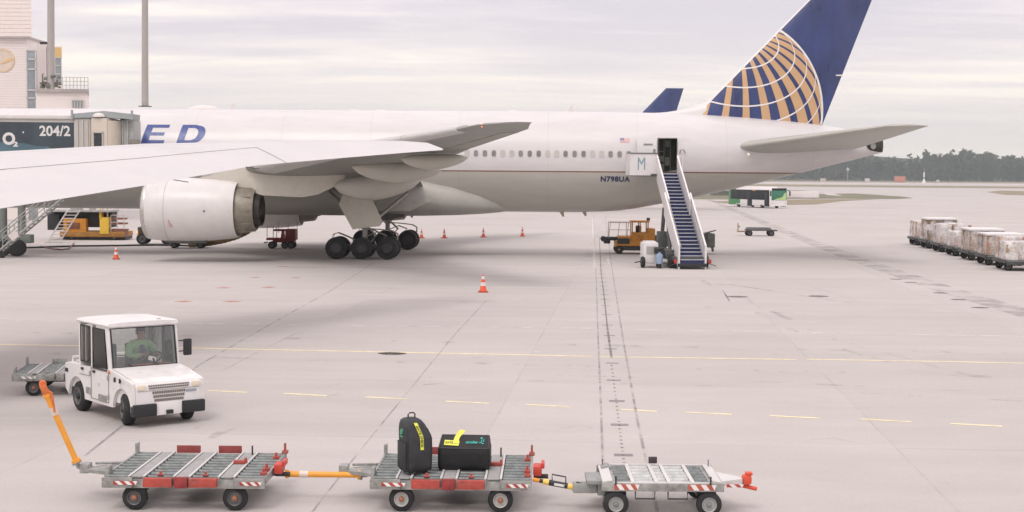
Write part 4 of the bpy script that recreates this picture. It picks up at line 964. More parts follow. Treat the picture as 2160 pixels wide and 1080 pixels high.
    b = MB(); b.lathe([(0, .36), (.1, .34), (.22, .2), (.26, .01)], (X(212), -.28, Z(247)), (0, 0, 1), 18); b.build('floodlight', mat('lamp_shell', (.66, .62, .58), .4), t)
    b = MB()
    for i in range(7):
        x0 = X(245)+i*.06; q = .09 if i % 2 else 0; b.box((x0, 1.9+.18*i, (Z(247)+Z(345))/2), (.12, 1.6+q, Z(247)-Z(345)-.1+q))
    b.build('bellows', mat('bellows_grey', (.36, .37, .37), .8), t)
    b = MB(); b.box((X(283), .15, Z(300)), (.5, .35, .42), bev=.03); b.build('control_box', mat('box_taupe', (.22, .20, .18), .5), t)
    # support column, wheels, truss stair
    b = MB(); xx = X(10)
    b.cyl((X(-14), 1.3, 1.0), (X(-14), 1.3, zb), .28, n=16); b.cyl((X(28), 1.3, 1.3), (X(28), 1.3, zb), .22, n=16); b.box((X(8), 1.3, zb-.4), (2.2, 2.4, .5)); b.box((X(8), 1.3, 1.0), (2.3, .7, .5), bev=.05); b.build('support_column', mat('column_green_grey', (.20, .22, .20), .6, var=.15, dirt=.3), t)
    b = MB()
    for px in (-10, 22): b.lathe([(-.22, .35), (-.2, .5), (.2, .5), (.22, .35)], (X(px), .9, .5), (0, 1, 0), 24)
    b.build('drive_wheel', RUBBER, t, 40)
    st = MB(); STG = mat('stair_grey', (.36, .37, .36), .5, .3, var=.15)
    a = Vector((X(4), -.9, .35)); c = Vector((X(152), -.9, Z(408)))
    for dy in (0, .85):
        A_, C_ = a+Vector((0, dy, 0)), c+Vector((0, dy, 0)); st.tube([A_, C_], .06, 6); st.tube([A_+Vector((0, 0, 1.0)), C_+Vector((0, 0, 1.0))], .035, 6); st.tube([A_+Vector((0, 0, .5)), C_+Vector((0, 0, .5))], .025, 6)
        for i in range(7): p = A_.lerp(C_, i/6); st.tube([p, p+Vector((0, 0, 1.0))], .03, 6)
    for i in range(16): p = a.lerp(c, (i+.5)/16); st.box(p+Vector((0, .42, .03)), (.26, .85, .04))
    st.build('service_stair', STG, t)
    b = MB()
    for px in (6, 14): b.lathe([(-.08, .10), (-.07, .16), (.07, .16), (.08, .10)], (X(px), -.9, .16), (0, 1, 0), 16)
    b.build('stair_wheel', RUBBER, t)
    b = MB(); b.box((X(39), -1.02, Z(496)), (.48, .03, .42), rot=Matrix.Rotation(radians(-40), 4, 'Y')); b.build('notice_board', mat('notice_white', (.68, .62, .60), .5), t)
bridge()

# ------------------------------------------------------------------ small wheels
STEELRIM = mat('steel_rim', (.13, .13, .13), .45, .3, var=.15, dirt=.3)
WHITERIM = mat('white_rim', (.43, .425, .41), .5, var=.1, dirt=.3)
HUBOR = mat('hub_orange', (.34, .14, .08), .5, var=.2)
def wheel(parent, p, r, w, rim=STEELRIM, hub=None, ax=(0, 1, 0), name='wheel'):
    b = MB(); b.lathe([(-w/2, r*.52), (-w/2, r*.82), (-w*.38, r*.96), (-w*.15, r), (w*.15, r), (w*.38, r*.96), (w/2, r*.82), (w/2, r*.52)], p, ax, 28, False)
    t = b.build(name, RUBBER, parent, 45); A_ = Vector(ax)
    b = MB()
    for s in (-1, 1): b.lathe([(-.02, r*.60), (.012, r*.57), (.004, r*.50), (-.03, r*.44), (-.03, r*.2), (-.02, .001)], Vector(p)+A_*(s*w/2), A_*s, 22)
    b.build('rim', rim, t, 40)
    b = MB(); b.cyl(Vector(p)-A_*w*.6, Vector(p)+A_*w*.6, r*.1, n=8)
    for s in (-1, 1): b.lathe([(-.03, r*.24), (.015, r*.2), (.03, r*.1), (.032, .001)], Vector(p)+A_*(s*w/2), A_*s, 14)
    b.build('hub', hub or DARKM, t, 40)
    return t

# ------------------------------------------------------------------ boarding stairs
def stairs():
    foot = gp(1460, 568); o = foot.copy()
    top = jp(1397, 363, -3.6); topw = JO+JA*top[0]-JS*3.5
    run = Vector((topw.x-o.x, topw.y-o.y, 0)); Lr = run.length; rz = atan2(run.y, run.x)-pi/2
    t = thing('boarding_stairs', o, rz, 'white mobile boarding stairs with blue steps under the open rear door', 'stairs')
    # local: y runs up towards the jet, x across
    zs = dz0-.15; z0 = .32; Lf = Lr-1.7; n = 25; nl = 14
    WS = mat('stair_white', (.70, .68, .685), .4, var=.04, dirt=.12, dscale=2, dirtc=(.5, .47, .44)); BL = mat('step_blue', (.030, .042, .13), .7, var=.15); NOS = mat('step_nosing', (.50, .52, .56), .4, .4)
    UND = mat('stair_under', (.10, .105, .105), .6, .3, var=.2)
    def zz(k): return lerp(z0, zs, k/n)
    b = MB(); e = MB(); wl, wu = 1.22, 1.06
    for k in range(n):
        y0 = Lf*k/n; w = wl if k < nl else wu; za, zb_ = zz(k), zz(k+1); dy = Lf/n
        b.box((0, y0+.03+dy/2, zb_-.02), (w, dy+.02, .05)); b.box((0, y0+.05, (za+zb_)/2-.02), (w, .02, zb_-za))
        e.box((0, y0+.012, zb_-.005), (w, .055, .05))
    fl = b.build('step', BL, t, 0); e.build('nosing', NOS, fl, 0)
    fl['kind'] = 'stuff'
    # landing
    b = MB(); b.box((0, (Lf+Lr)/2+.15, zs-.06), (1.9, Lr-Lf+.3, .1)); b.build('landing', UND, t, 0)
    def panel(name, x, ya, yb, ka, kb, h0, h1, th=.07, cap=None):
        b = MB(); za, zb_ = lerp(z0, zs, ya/Lf), lerp(z0, zs, yb/Lf)
        b.prism([(x-th/2, ya, za-h0), (x-th/2, yb, zb_-h0), (x-th/2, yb, zb_+h1), (x-th/2, ya, za+h1)], (th, 0, 0)); p = b.build(name, WS, t, 0)
        b = MB(); b.tube([(x, ya+.02, za+h1+.02), (x, yb, zb_+h1+.02)], .05, 8); b.build('handrail', mat('rail_white', (.80, .78, .78), .3), p)
        return p
    yb_ = Lf*nl/n
    for s in (-1, 1):
        panel('side_panel', s*(wl/2+.10), -.05, yb_+.1, 0, 0, .28, .92, .10)
        panel('side_panel', s*(wu/2+.06), yb_-.5, Lf+.05, 0, 0, .45, .95, .06)
        b = MB(); b.tube([(s*(wl/2-.02), .1, z0+.85), (s*(wl/2-.02), Lf*.55, lerp(z0, zs, .55)+.85)], .025, 6); b.build('grab_rail', GREYP, t)
    # front foot frame + red lamps
    b = MB(); b.box((0, -.05, .22), (1.55, .18, .18), bev=.03); b.build('foot_bumper', BLACKP, t)
    for s in (-1, 1):
        b = MB(); b.box((s*.92, -.1, .42), (.16, .10, .22), bev=.03); b.build('tail_lamp', mat('lamp_red', (.42, .03, .03), .3), t)
        b = MB(); b.tube([(s*.9, -.06, .3), (s*1.25, -.2, .18)], .02, 6); b.build('marker_rod', DARKM, t)
    # landing fences: broad white board with an M to the left of the door, narrow board right
    sc = Lr
    yl = Lf+.15
    x0 = -2.15; x1 = -.56
    b = MB(); b.box(((x0+x1)/2, yl, zs+.52), (x1-x0, .06, 1.26)); bd = b.build('landing_board', WS, t, 0)
    text_mesh('M', 1.02, lambda x, y: Vector((-1.50+x*.66, yl-.045, zs+.58+y)), 'lettering', mat('letter_teal', (.20, .33, .38), .4), bd, 1, .0)
    for zr in (1.17, -.13):
        b = MB(); b.box(((x0+x1)/2, yl-.02, zs+zr), (x1-x0+.06, .10, .06)); b.build('board_rim', mat('rim_dark', (.12, .12, .12), .5), bd, 0)
    b = MB(); b.box((x0, yl+.75, zs+.52), (.05, 1.5, 1.26)); b.build('landing_side', WS, t, 0)
    b = MB(); b.box(((x0+x1)/2, yl+.75, zs-.1), (x1-x0, 1.45, .08)); b.build('landing_floor', UND, t, 0)
    b = MB(); b.box((.85, yl+.4, zs+.52), (.05, 1.2, 1.2)); b.box((.70, yl, zs+.5), (.24, .05, 1.2)); b.build('landing_side', WS, t, 0)
    # under-frame, lift struts, chassis
    b = MB()
    for s in (-1, 1):
        b.tube([(s*.5, .4, .35), (s*.5, Lf*.97, zs-.55)], .08, 8)
        b.tube([(s*.62, Lf*.40, .7), (s*.5, Lf*.62, zs*.56)], .10, 8)
        b.tube([(s*.62, Lf*.78, .6), (s*.55, Lf*.72, zs*.62)], .11, 8)
    b.build('lift_frame', UND, t)
    b = MB(); b.box((0, Lf*.42, .52), (1.9, Lf*.78, .24), bev=.04); b.box((-1.0, Lf*.30, .72), (.5, 2.2, .5), bev=.05); b.box((-.9, Lf*.55, 1.15), (.5, .5, 1.4), bev=.05); b.build('chassis', UND, t)
    for x in (-1, 1):
        for y in (1.1, Lf*.72): wheel(t, (x*.95, y, .36), .36, .24, ax=(1, 0, 0))
    # power pack
    b = MB(); xq = -2.0; b.box((xq, 1.7, .80), (.82, 1.1, 1.12), bev=.10); b.box((xq, 1.7, 1.38), (.6, .8, .08), bev=.03); pk = b.build('power_pack', WS, t)
    b = MB(); b.box((xq+.46, 1.2, .62), (.10, .2, .5)); b.box((xq, 1.13, .95), (.5, .03, .4)); b.build('vent_panel', GREYP, pk)
    for s in (-1, 1): wheel(t, (xq+s*.42, 1.25, .30), .30, .2, ax=(1, 0, 0))
    b = MB(); b.lathe([(0, .02), (.02, .19), (.48, .20), (.55, .15), (.58, .08), (.64, .08), (.66, .02)], (-1.62, .75, .22), (0, 0, 1), 20); cn = b.build('blue_tank', mat('tank_blue', (.26, .34, .47), .5, var=.12, dirt=.25), t, 40)
    b = MB(); b.tube([(-1.80, .72, .95), (-1.72, .70, 1.05), (-1.5, .70, 1.05), (-1.42, .74, .90), (-1.40, .8, .55)], .05, 8); b.box((-1.62, .85, .95), (.5, .3, .35), bev=.05); b.build('tank_hose', BLACKP, cn)
    b = MB(); b.tube([(-1.62, .75, 0), (-1.62, .75, .25)], .12); b.build('tank_foot', BLACKP, cn)
    b = MB(); b.tube([(-2.5, 1.2, .35), (-2.9, .9, .3)], .03, 6); b.build('tow_handle', DARKM, t)
stairs()

# ------------------------------------------------------------------ vehicles and gear under the jet
def belt_loader():
    o = gp(1340, 534); t = thing('belt_loader', o, radians(-1), 'amber belt loader with a small cab, standing left of the boarding stairs', 'belt loader')
    s = o.y/F
    def X(px): return (px-1340)*s
    A_ = AMBERV
    b = MB(); b.box(((X(1296)+X(1376))/2, 0, .62), (X(1376)-X(1296), 1.9, .42), bev=.06); b.box(((X(1302)+X(1330))/2, 0, .95), (X(1330)-X(1302), 1.8, .3), bev=.05); b.build('body', A_, t)
    b = MB(); b.box(((X(1300)+X(1326))/2, -.96, .80), (X(1326)-X(1300), .06, .34)); b.box((0, -.9, .36), (X(1374)-X(1310), .1, .30)); b.build('side_panel', DARKM, t)
    x0, x1 = X(1330), X(1366); c = MB(); zb, zt_ = .75, 2.0
    c.box(((x0+x1)/2, 0, 1.02), (x1-x0, 1.7, .62), bev=.04)
    for x in (x0+.05, (x0+x1)/2, x1-.05):
        for y in (-.8, .8): c.box((x, y, 1.62), (.07, .07, .8))
    c.box(((x0+x1)/2, 0, 2.02), (x1-x0+.08, 1.75, .10), bev=.03); cab = c.build('cab', A_, t)
    b = MB(); b.box(((x0+x1)/2-.05, .1, 1.45), (.35, .5, .6), bev=.06); b.build('seat', BLACKP, cab)
    text_mesh('70', .42, lambda x, y: Vector(((x0+x1)/2+x, -.862, 1.02+y)), 'lettering', mat('number_brown', (.28, .10, .02), .5), cab)
    b = MB(); b.cyl((x1+.02, 0, 2.07), (x1+.02, 0, 2.25), .11, n=12); b.build('beacon', mat('beacon_dark', (.05, .04, .04), .3), cab)
    b = MB(); b.box(((X(1366)+X(1376))/2, -.3, 1.1), (X(1376)-X(1366)+.2, 1.1, 1.0), bev=.05); b.build('engine_cover', A_, t)
    b = MB(); b.box(((X(1272)+X(1312))/2, 0, .92), (X(1312)-X(1272), .9, .22), bev=.05); b.cyl((X(1272), -.46, .90), (X(1272), .46, .90), .17, n=14); b.box((X(1280), 0, .78), (.4, .7, .35), bev=.05); b.build('conveyor_nose', DARKM, t)
    b = MB(); b.box(((X(1376)+X(1500))/2, .2, 1.0), (X(1500)-X(1376), .95, .3), bev=.05); b.box(((X(1376)+X(1420))/2, .1, .7), (X(1420)-X(1376), 1.5, .5), bev=.05); b.build('conveyor_deck', mat('deck_dark', (.13, .135, .13), .6, .2, var=.3), t)
    b = MB(); b.cyl((X(1492), -.25, 1.0), (X(1492), .65, 1.0), .36, n=18); b.box((X(1498), .2, .85), (.5, 1.2, .9), bev=.08); b.tube([(X(1490), -.2, 1.35), (X(1508), -.3, 1.5)], .04); b.tube([(X(1500), -.2, .6), (X(1503), -.2, .15)], .08); b.build('conveyor_tail', mat('tail_grey', (.15, .16, .15), .6, var=.25), t)
    b = MB()
    for px in (1284, 1303, 1322): b.tube([(X(px)-.05, -.75, .98), (X(px)+.05, -.75, 1.95)], .022, 6)
    for z in (1.95, 1.5): b.tube([(X(1284), -.75, z), (X(1329), -.75, z)], .02, 6)
    for px in (1284, 1322): b.tube([(X(px), .75, .98), (X(px), .75, 1.95)], .022, 6)
    b.tube([(X(1284), .75, 1.95), (X(1329), .75, 1.95)], .02, 6); b.build('guard_rail', mat('rail_tan', (.50, .42, .33), .5), t)
    for px in (1304, 1366):
        for y in (-.85, .85): wheel(t, (X(px), y, .27), .27, .26, DARKM, hub=AMBERV)
belt_loader()

def red_cart():
    o = gp(597, 524); t = thing('service_cart', o, 0, 'small dark red service cart under the jet, left of the main wheels', 'cart'); s = o.y/F
    def X(px): return (px-597)*s
    DR = mat('dark_red_paint', (.24, .028, .028), .5, var=.2, vscale=5, dirt=.3, dirtc=(.08, .03, .03))
    b = MB(); b.box(((X(564)+X(612))/2, 0, .62), (X(612)-X(564), 1.0, .14), bev=.03); b.box((X(600), 0, .5), (1.4, .8, .2), bev=.03); b.build('chassis', DR, t)
    b = MB(); b.box((X(615), 0, .92), (.68, 1.0, .72), bev=.04); b.box((X(598), 0, 1.2), (1.2, .9, .12), bev=.03); b.build('locker', DR, t)
    b = MB(); b.prism([(X(593), -.2, .68), (X(601), -.2, .68), (X(599), -.2, 1.15), (X(595), -.2, 1.15)], (0, .4, 0)); b.build('pedestal', mat('red_bright', (.48, .07, .04), .5), t)
    b = MB()
    for px in (566, 579, 586): b.tube([(X(px), -.48, .65), (X(px), -.48, 1.42)], .022, 6)
    b.tube([(X(566), -.48, 1.42), (X(580), -.48, 1.42)], .022, 6); b.tube([(X(580), -.48, 1.25), (X(600), -.48, 1.25)], .022, 6)
    for px in (586, 606, 625):
        b2 = MB(); b2.tube([(X(px), .4, 1.0), (X(px), .4, 1.75)], .018, 6); b2.build('upright', mat('rail_dark_red', (.28, .16, .14), .5), t)
    b.build('rail_frame', mat('rail_dark_red', (.28, .16, .14), .5), t)
    for px, y in ((575, -.42), (603, -.42), (616, -.42), (575, .42), (616, .42)): wheel(t, (X(px), y, .24), .24, .16)
    b = MB(); b.tube([(X(566), -.1, .42), (X(557), -.1, .36)], .04); b.build('tow_hook', DARKM, t)
red_cart()

def container_loader():
    o = gp(205, 505); t = thing('container_loader', o, 0, 'amber and dark container loader seen beneath the front of the jet', 'loader'); s = o.y/F
    def X(px): return (px-205)*s
    b = MB(); b.box(((X(136)+X(272))/2, 0, .42), (X(272)-X(136), 2.4, .4), bev=.08); b.build('chassis', mat('amber_dull', (.40, .19, .04), .6, var=.3, dirt=.5, dirtc=(.12, .07, .04)), t)
    b = MB(); b.box(((X(144)+X(192))/2, -.9, 1.05), (X(192)-X(144), .6, 1.0), bev=.05); b.box((X(190), -.9, 1.0), (.1, .7, .9)); b.build('engine_box', AMBERV, t)
    b = MB(); b.box((X(166), -1.22, 1.02), (.9, .06, .45)); b.build('vent_panel', mat('rust_brown', (.22, .08, .035), .7, var=.4, vscale=4), t)
    b = MB(); b.box((X(230), -.9, 1.05), (X(240)-X(221), .7, 1.2), bev=.04); b.box((X(222), -.9, 1.9), (.15, .7, .7)); b.build('operator_box', YELLOW, t)
    b = MB(); b.box(((X(112)+X(240))/2, .3, 1.45), (X(240)-X(112), 1.6, 1.1), bev=.05); b.box((X(122), -.4, 1.3), (.9, 1.2, 1.2), bev=.05); b.build('lift_frame', DARKM, t)
    b = MB(); b.box(((X(118)+X(245))/2, -.3, 2.1), (X(245)-X(118), 2.4, .16), bev=.03)
    for px in (166, 178, 205): b.box((X(px), -1.1, 2.28), (.45, .3, .22), bev=.04)
    b.build('platform', mat('platform_pale', (.45, .45, .43), .5, .2, var=.2), t)
    b = MB()
    for z, w in ((1.55, 1.0), (1.2, 1.1), (.75, 1.2)): b.box((X(257), -.7, z), (w, .8, .12))
    b.box((X(262), -.7, .55), (.7, .9, .5)); b.build('side_step', mat('step_rust', (.24, .09, .06), .6, var=.3), t)
    b = MB()
    for px in (243, 256, 270): b.tube([(X(px), -1.1, .6), (X(px), -1.1, 1.8)], .03, 6)
    for z in (1.8, 1.3): b.tube([(X(243), -1.1, z), (X(270), -1.1, z)], .03, 6)
    b.tube([(X(236), -1.1, 1.3), (X(236), -1.1, 2.3)], .05, 6); b.build('guard_rail', mat('rail_pale', (.55, .48, .42), .5), t)
    b = MB(); b.box((X(205), 0, .16), (4.6, 2.0, .2)); b.build('skirt', BLACKP, t)
    for px in (160, 250):
        for y in (-1.0, 1.0): wheel(t, (X(px), y, .3), .3, .25)
container_loader()
def ladder():
    o = gp(113, 512); t = thing('step_ladder', o, 0, 'slanted pale metal steps leaning at the container loader under the jet', 'ladder'); s = o.y/F
    a = Vector((0, 0, .05)); c = Vector((40*s, .4, (512-443)*s)); m = mat('ladder_alu', (.66, .63, .61), .4, .2, var=.08)
    for k in range(2):
        q = Vector((.42 if k else -.42, 0, 0)); b = MB(); b.loft([[p+q+Vector((dx, dy, 0)) for dx, dy in ((-.05, -.04), (.05, -.04), (.05, .04), (-.05, .04))] for p in (a, c)]); b.build('rail', m, t, 0)
    for i in range(10):
        p = a.lerp(c, (i+.4)/10); b = MB(); b.box(p, (.8, .22, .05)); b.build('step', m, t, 0)
    b = MB(); b.box((0, 0, .06), (1.15, .35, .10), bev=.02); b.build('foot', m, t)
ladder()
def tow_unit():
    o = gp(325, 515); t = thing('tow_tractor', o, radians(4), 'dark tow tractor with lit amber headlight, half hidden behind the engine', 'tractor'); s = o.y/F
    def X(px): return (px-325)*s
    b = MB(); b.box((X(330), 0, .85), (2.3, 1.5, .7), bev=.1); b.box((X(340), 0, 1.35), (1.0, 1.3, .5), bev=.1); b.build('body', mat('tractor_dark', (.06, .06, .055), .5, var=.2), t)
    b = MB(); b.box((X(296), 0, .75), (.12, 1.5, .5), bev=.03); b.build('front_panel', AMBERV, t)
    b = MB(); b.cyl((X(295), -.5, .85), (X(293), -.5, .85), .13, n=14); b.build('headlight', emit('lamp_amber', (1, .62, .25), 2.2), t)
    b = MB(); b.cyl((X(295), .5, .85), (X(293), .5, .85), .13, n=14); b.build('headlight', emit('lamp_amber_far', (1, .62, .25), 2.2), t)
    for px in (304, 355):
        for y in (-.62, .62): wheel(t, (X(px), y, .40), .40, .28)
    o = gp(398, 523); t = thing('ground_power_unit', o, radians(2), 'grey ground power cart standing beneath the near engine', 'cart'); s = o.y/F
    def Xc(px): return (px-398)*s
    b = MB(); b.box((0, 0, .62), (2.4, 1.3, .55), bev=.06); b.box((0, 0, .34), (2.2, .8, .10)); b.build('housing', mat('unit_grey', (.24, .24, .23), .5, var=.15), t)
    b = MB(); b.tube([(Xc(366), 0, .3), (Xc(345), 0, .36)], .04); b.build('towbar', DARKM, t)
    for px in (370, 425):
        for y in (-.5, .5): wheel(t, (Xc(px), y, .21), .21, .14)
tow_unit()
def hoses():
    pts = [(400, 516, 97), (440, 513.5, 96.4), (470, 508, 96), (498, 500, 95.6), (520, 490, 95.2), (536, 478, 95), (548, 462, 94.8)]
    b = MB(); P = [at(*p) for p in pts]
    F_ = []
    for i in range(len(P)-1):
        for k in range(6): F_.append(P[i].lerp(P[i+1], k/6))
    rings = []
    for i, p in enumerate(F_):
        d = F_[min(i+1, len(F_)-1)]-F_[max(i-1, 0)]; u, w, _ = orth(d); r = .19 if i % 2 else .165
        rings.append([p+(u*cos(k*pi/6)+w*sin(k*pi/6))*r for k in range(12)])
    b.loft(rings); o = b.build('air_hose', mat('hose_brown', (.20, .125, .05), .6, var=.3, vscale=3), None, 50)
    tag(o, 'thick brown air hose rising from the ground to the belly behind the near engine', 'hose')
    b = MB(); P = [gp(x, y) for x, y in ((-40,526),(20,525.5),(90,523),(160,520.5),(250,519.5),(330,518.5),(420,520))]
    F_ = []
    for i in range(len(P)-1):
        for k in range(5): q = P[i].lerp(P[i+1], k/5); F_.append(Vector((q.x, q.y+.08*sin(i*3+k), .05)))
    b.tube(F_, .06, 8); o = b.build('power_cable', mat('cable_black', (.02, .02, .022), .6), None, 50); tag(o, 'long black cable lying on the apron left of the near engine', 'cable')
    b = MB(); P = [gp(x, y) for x, y in ((85,521),(110,526),(130,528),(145,526),(152,520),(156,514))]; b.tube([p+Vector((0, 0, .04)) for p in P], .045, 8); o = b.build('red_hose', mat('hose_rust', (.22, .08, .06), .6), None, 50); tag(o, 'thin rust red hose looping on the apron below the container loader', 'hose')
hoses()
def cone_proto():
    t = thing('traffic_cone', (0, 0, 0), 0, 'x', 'traffic cone', 'orange and white traffic cones around the jet')
    OR = mat('cone_orange', (.72, .10, .035), .5, var=.1, vscale=8, dirt=.15, dirtc=(.3, .1, .06)); WH = mat('cone_white', (.74, .68, .66), .4, var=.06)
    b = MB(); b.box((0, 0, .03), (.40, .40, .06), bev=.02); b.build('base', mat('cone_base', (.50, .06, .03), .6, var=.15), t)
    def rr(z): return .145-.105*(z-.06)/.66
    b = MB(); b.lathe([(.055, .165), (.075, .145), (.72, rr(.72)), (.73, rr(.72)*.7), (.73, .005)], (0, 0, 0), (0, 0, 1), 24); b.build('cone_body', OR, t, 40)
    for z0, z1 in ((.27, .42), (.55, .68)):
        b = MB(); b.lathe([(z0, rr(z0)+.001), (z0, rr(z0)+.005), (z1, rr(z1)+.005), (z1, rr(z1)+.001)], (0, 0, 0), (0, 0, 1), 24); b.build('reflective_band', WH, t, 40)
    return t
c0 = cone_proto()
spots = [((1019, 616.5), 'orange and white traffic cone alone on the open apron nearest the viewer'), ((245, 547), 'orange and white traffic cone standing left of the near engine'),
    ((889, 502.5), 'orange and white traffic cone half hidden behind the main wheels'), ((937, 502.5), 'orange and white traffic cone under the jet, second from the main wheels'),
    ((1019.5, 500.5), 'orange and white traffic cone under the jet, middle one of the row'), ((1102, 498.5), 'orange and white traffic cone under the rear belly, rightmost of the row')]
for i, (p, lb) in enumerate(spots):
    c = c0 if i == 0 else copy_tree(c0); c.location = gp(*p); c.rotation_euler = (0, 0, .3*i); c['label'] = lb
# ------------------------------------------------------------------ airport bus
def bus():
    a = radians(22); c = gp(1597, 437.5); t = thing('airport_bus', c, -(pi/2-a)+radians(-2), 'white and green airport bus driving beyond the tail of the jet', 'bus')
    Ln, W, Ht = 13.6, 2.9, 3.0
    WB = mat('bus_white', (.80, .78, .78), .3, var=.03); GB = mat('bus_green', (.055, .26, .085), .35, var=.08, vscale=.8); DG = mat('bus_glass', (.022, .028, .036), .4, var=.2, vscale=.6, spec=.2)
    b = MB(); b.box((0, 0, (Ht+.35)/2), (Ln, W, Ht-.35), bev=.16); b.build('body', WB, t)
    b = MB(); b.box((-Ln/2+1.9, 0, 1.08), (3.9, W+.05, 1.0), bev=.08); b.box((-Ln/2+1.2, 0, 1.7), (2.45, W+.04, 2.6), bev=.1); b.build('rear_panel', GB, t)
    b = MB(); b.box((.2, 0, Ht+.12), (8.6, W*.72, .42), bev=.15); b.build('roof_unit', WB, t)
    for s in (-1, 1):
        b = MB(); b.box((.1, s*(W/2+.005), 2.05), (Ln-1.2, .07, 1.55), bev=.03); wn = b.build('window_band', DG, t)
        for k in range(7):
            b = MB(); b.box((-Ln/2+1.6+k*1.8, s*(W/2+.045), 2.05), (.07, .02, 1.5)); b.build('window_pillar', BLACKP, wn, 0)
        for x in (Ln/2-1.2, .2):
            b = MB(); b.box((x, s*(W/2+.01), 1.35), (1.45, .09, 2.2), bev=.03); b.build('door', DG, t)
    b = MB(); b.box((Ln/2+.005, 0, 2.02), (.07, W-.25, 1.5), bev=.03); ws = b.build('windscreen', mat('windscreen_green', (.045, .20, .13), .12, var=.2), t)
    b = MB(); b.prism([(Ln/2+.05, y, z) for y, z in ((-.95, 1.3), (1.2, 1.3), (1.2, 2.5), (.85, 2.3), (.6, 1.8), (.1, 1.62), (-.5, 1.5))], (.012, 0, 0)); b.build('windscreen_graphic', mat('graphic_lime', (.45, .62, .26), .3), ws, 0)
    b = MB(); b.box((Ln/2+.02, 0, 2.95), (.08, W-.3, .36), bev=.03); b.build('destination_board', mat('board_black', (.015, .015, .018), .3), t)
    b = MB(); b.box((1.6, -W/2-.04, 2.75), (1.1, .03, .2)); b.build('side_display', mat('display_orange', (.55, .27, .15), .5), t)
    b = MB(); b.box((Ln/2+.02, 0, .5), (.1, W-.2, .3), bev=.04); b.build('bumper', WB, t)
    for s in (-1, 1):
        b = MB(); b.box((Ln/2+.06, s*1.1, .8), (.06, .35, .2), bev=.03); b.build('headlight', mat('headlight_pale', (.7, .7, .72), .2), t)
        b = MB(); b.tube([(Ln/2-.1, s*(W/2), 2.75), (Ln/2+.35, s*(W/2+.25), 2.7)], .04); b.box((Ln/2+.35, s*(W/2+.25), 2.3), (.12, .22, .75), bev=.05); b.build('mirror', BLACKP, t)
        for x in (Ln/2-2.9, -Ln/2+3.1): wheel(t, (x, s*(W/2-.17), .5), .5, .32)
bus()

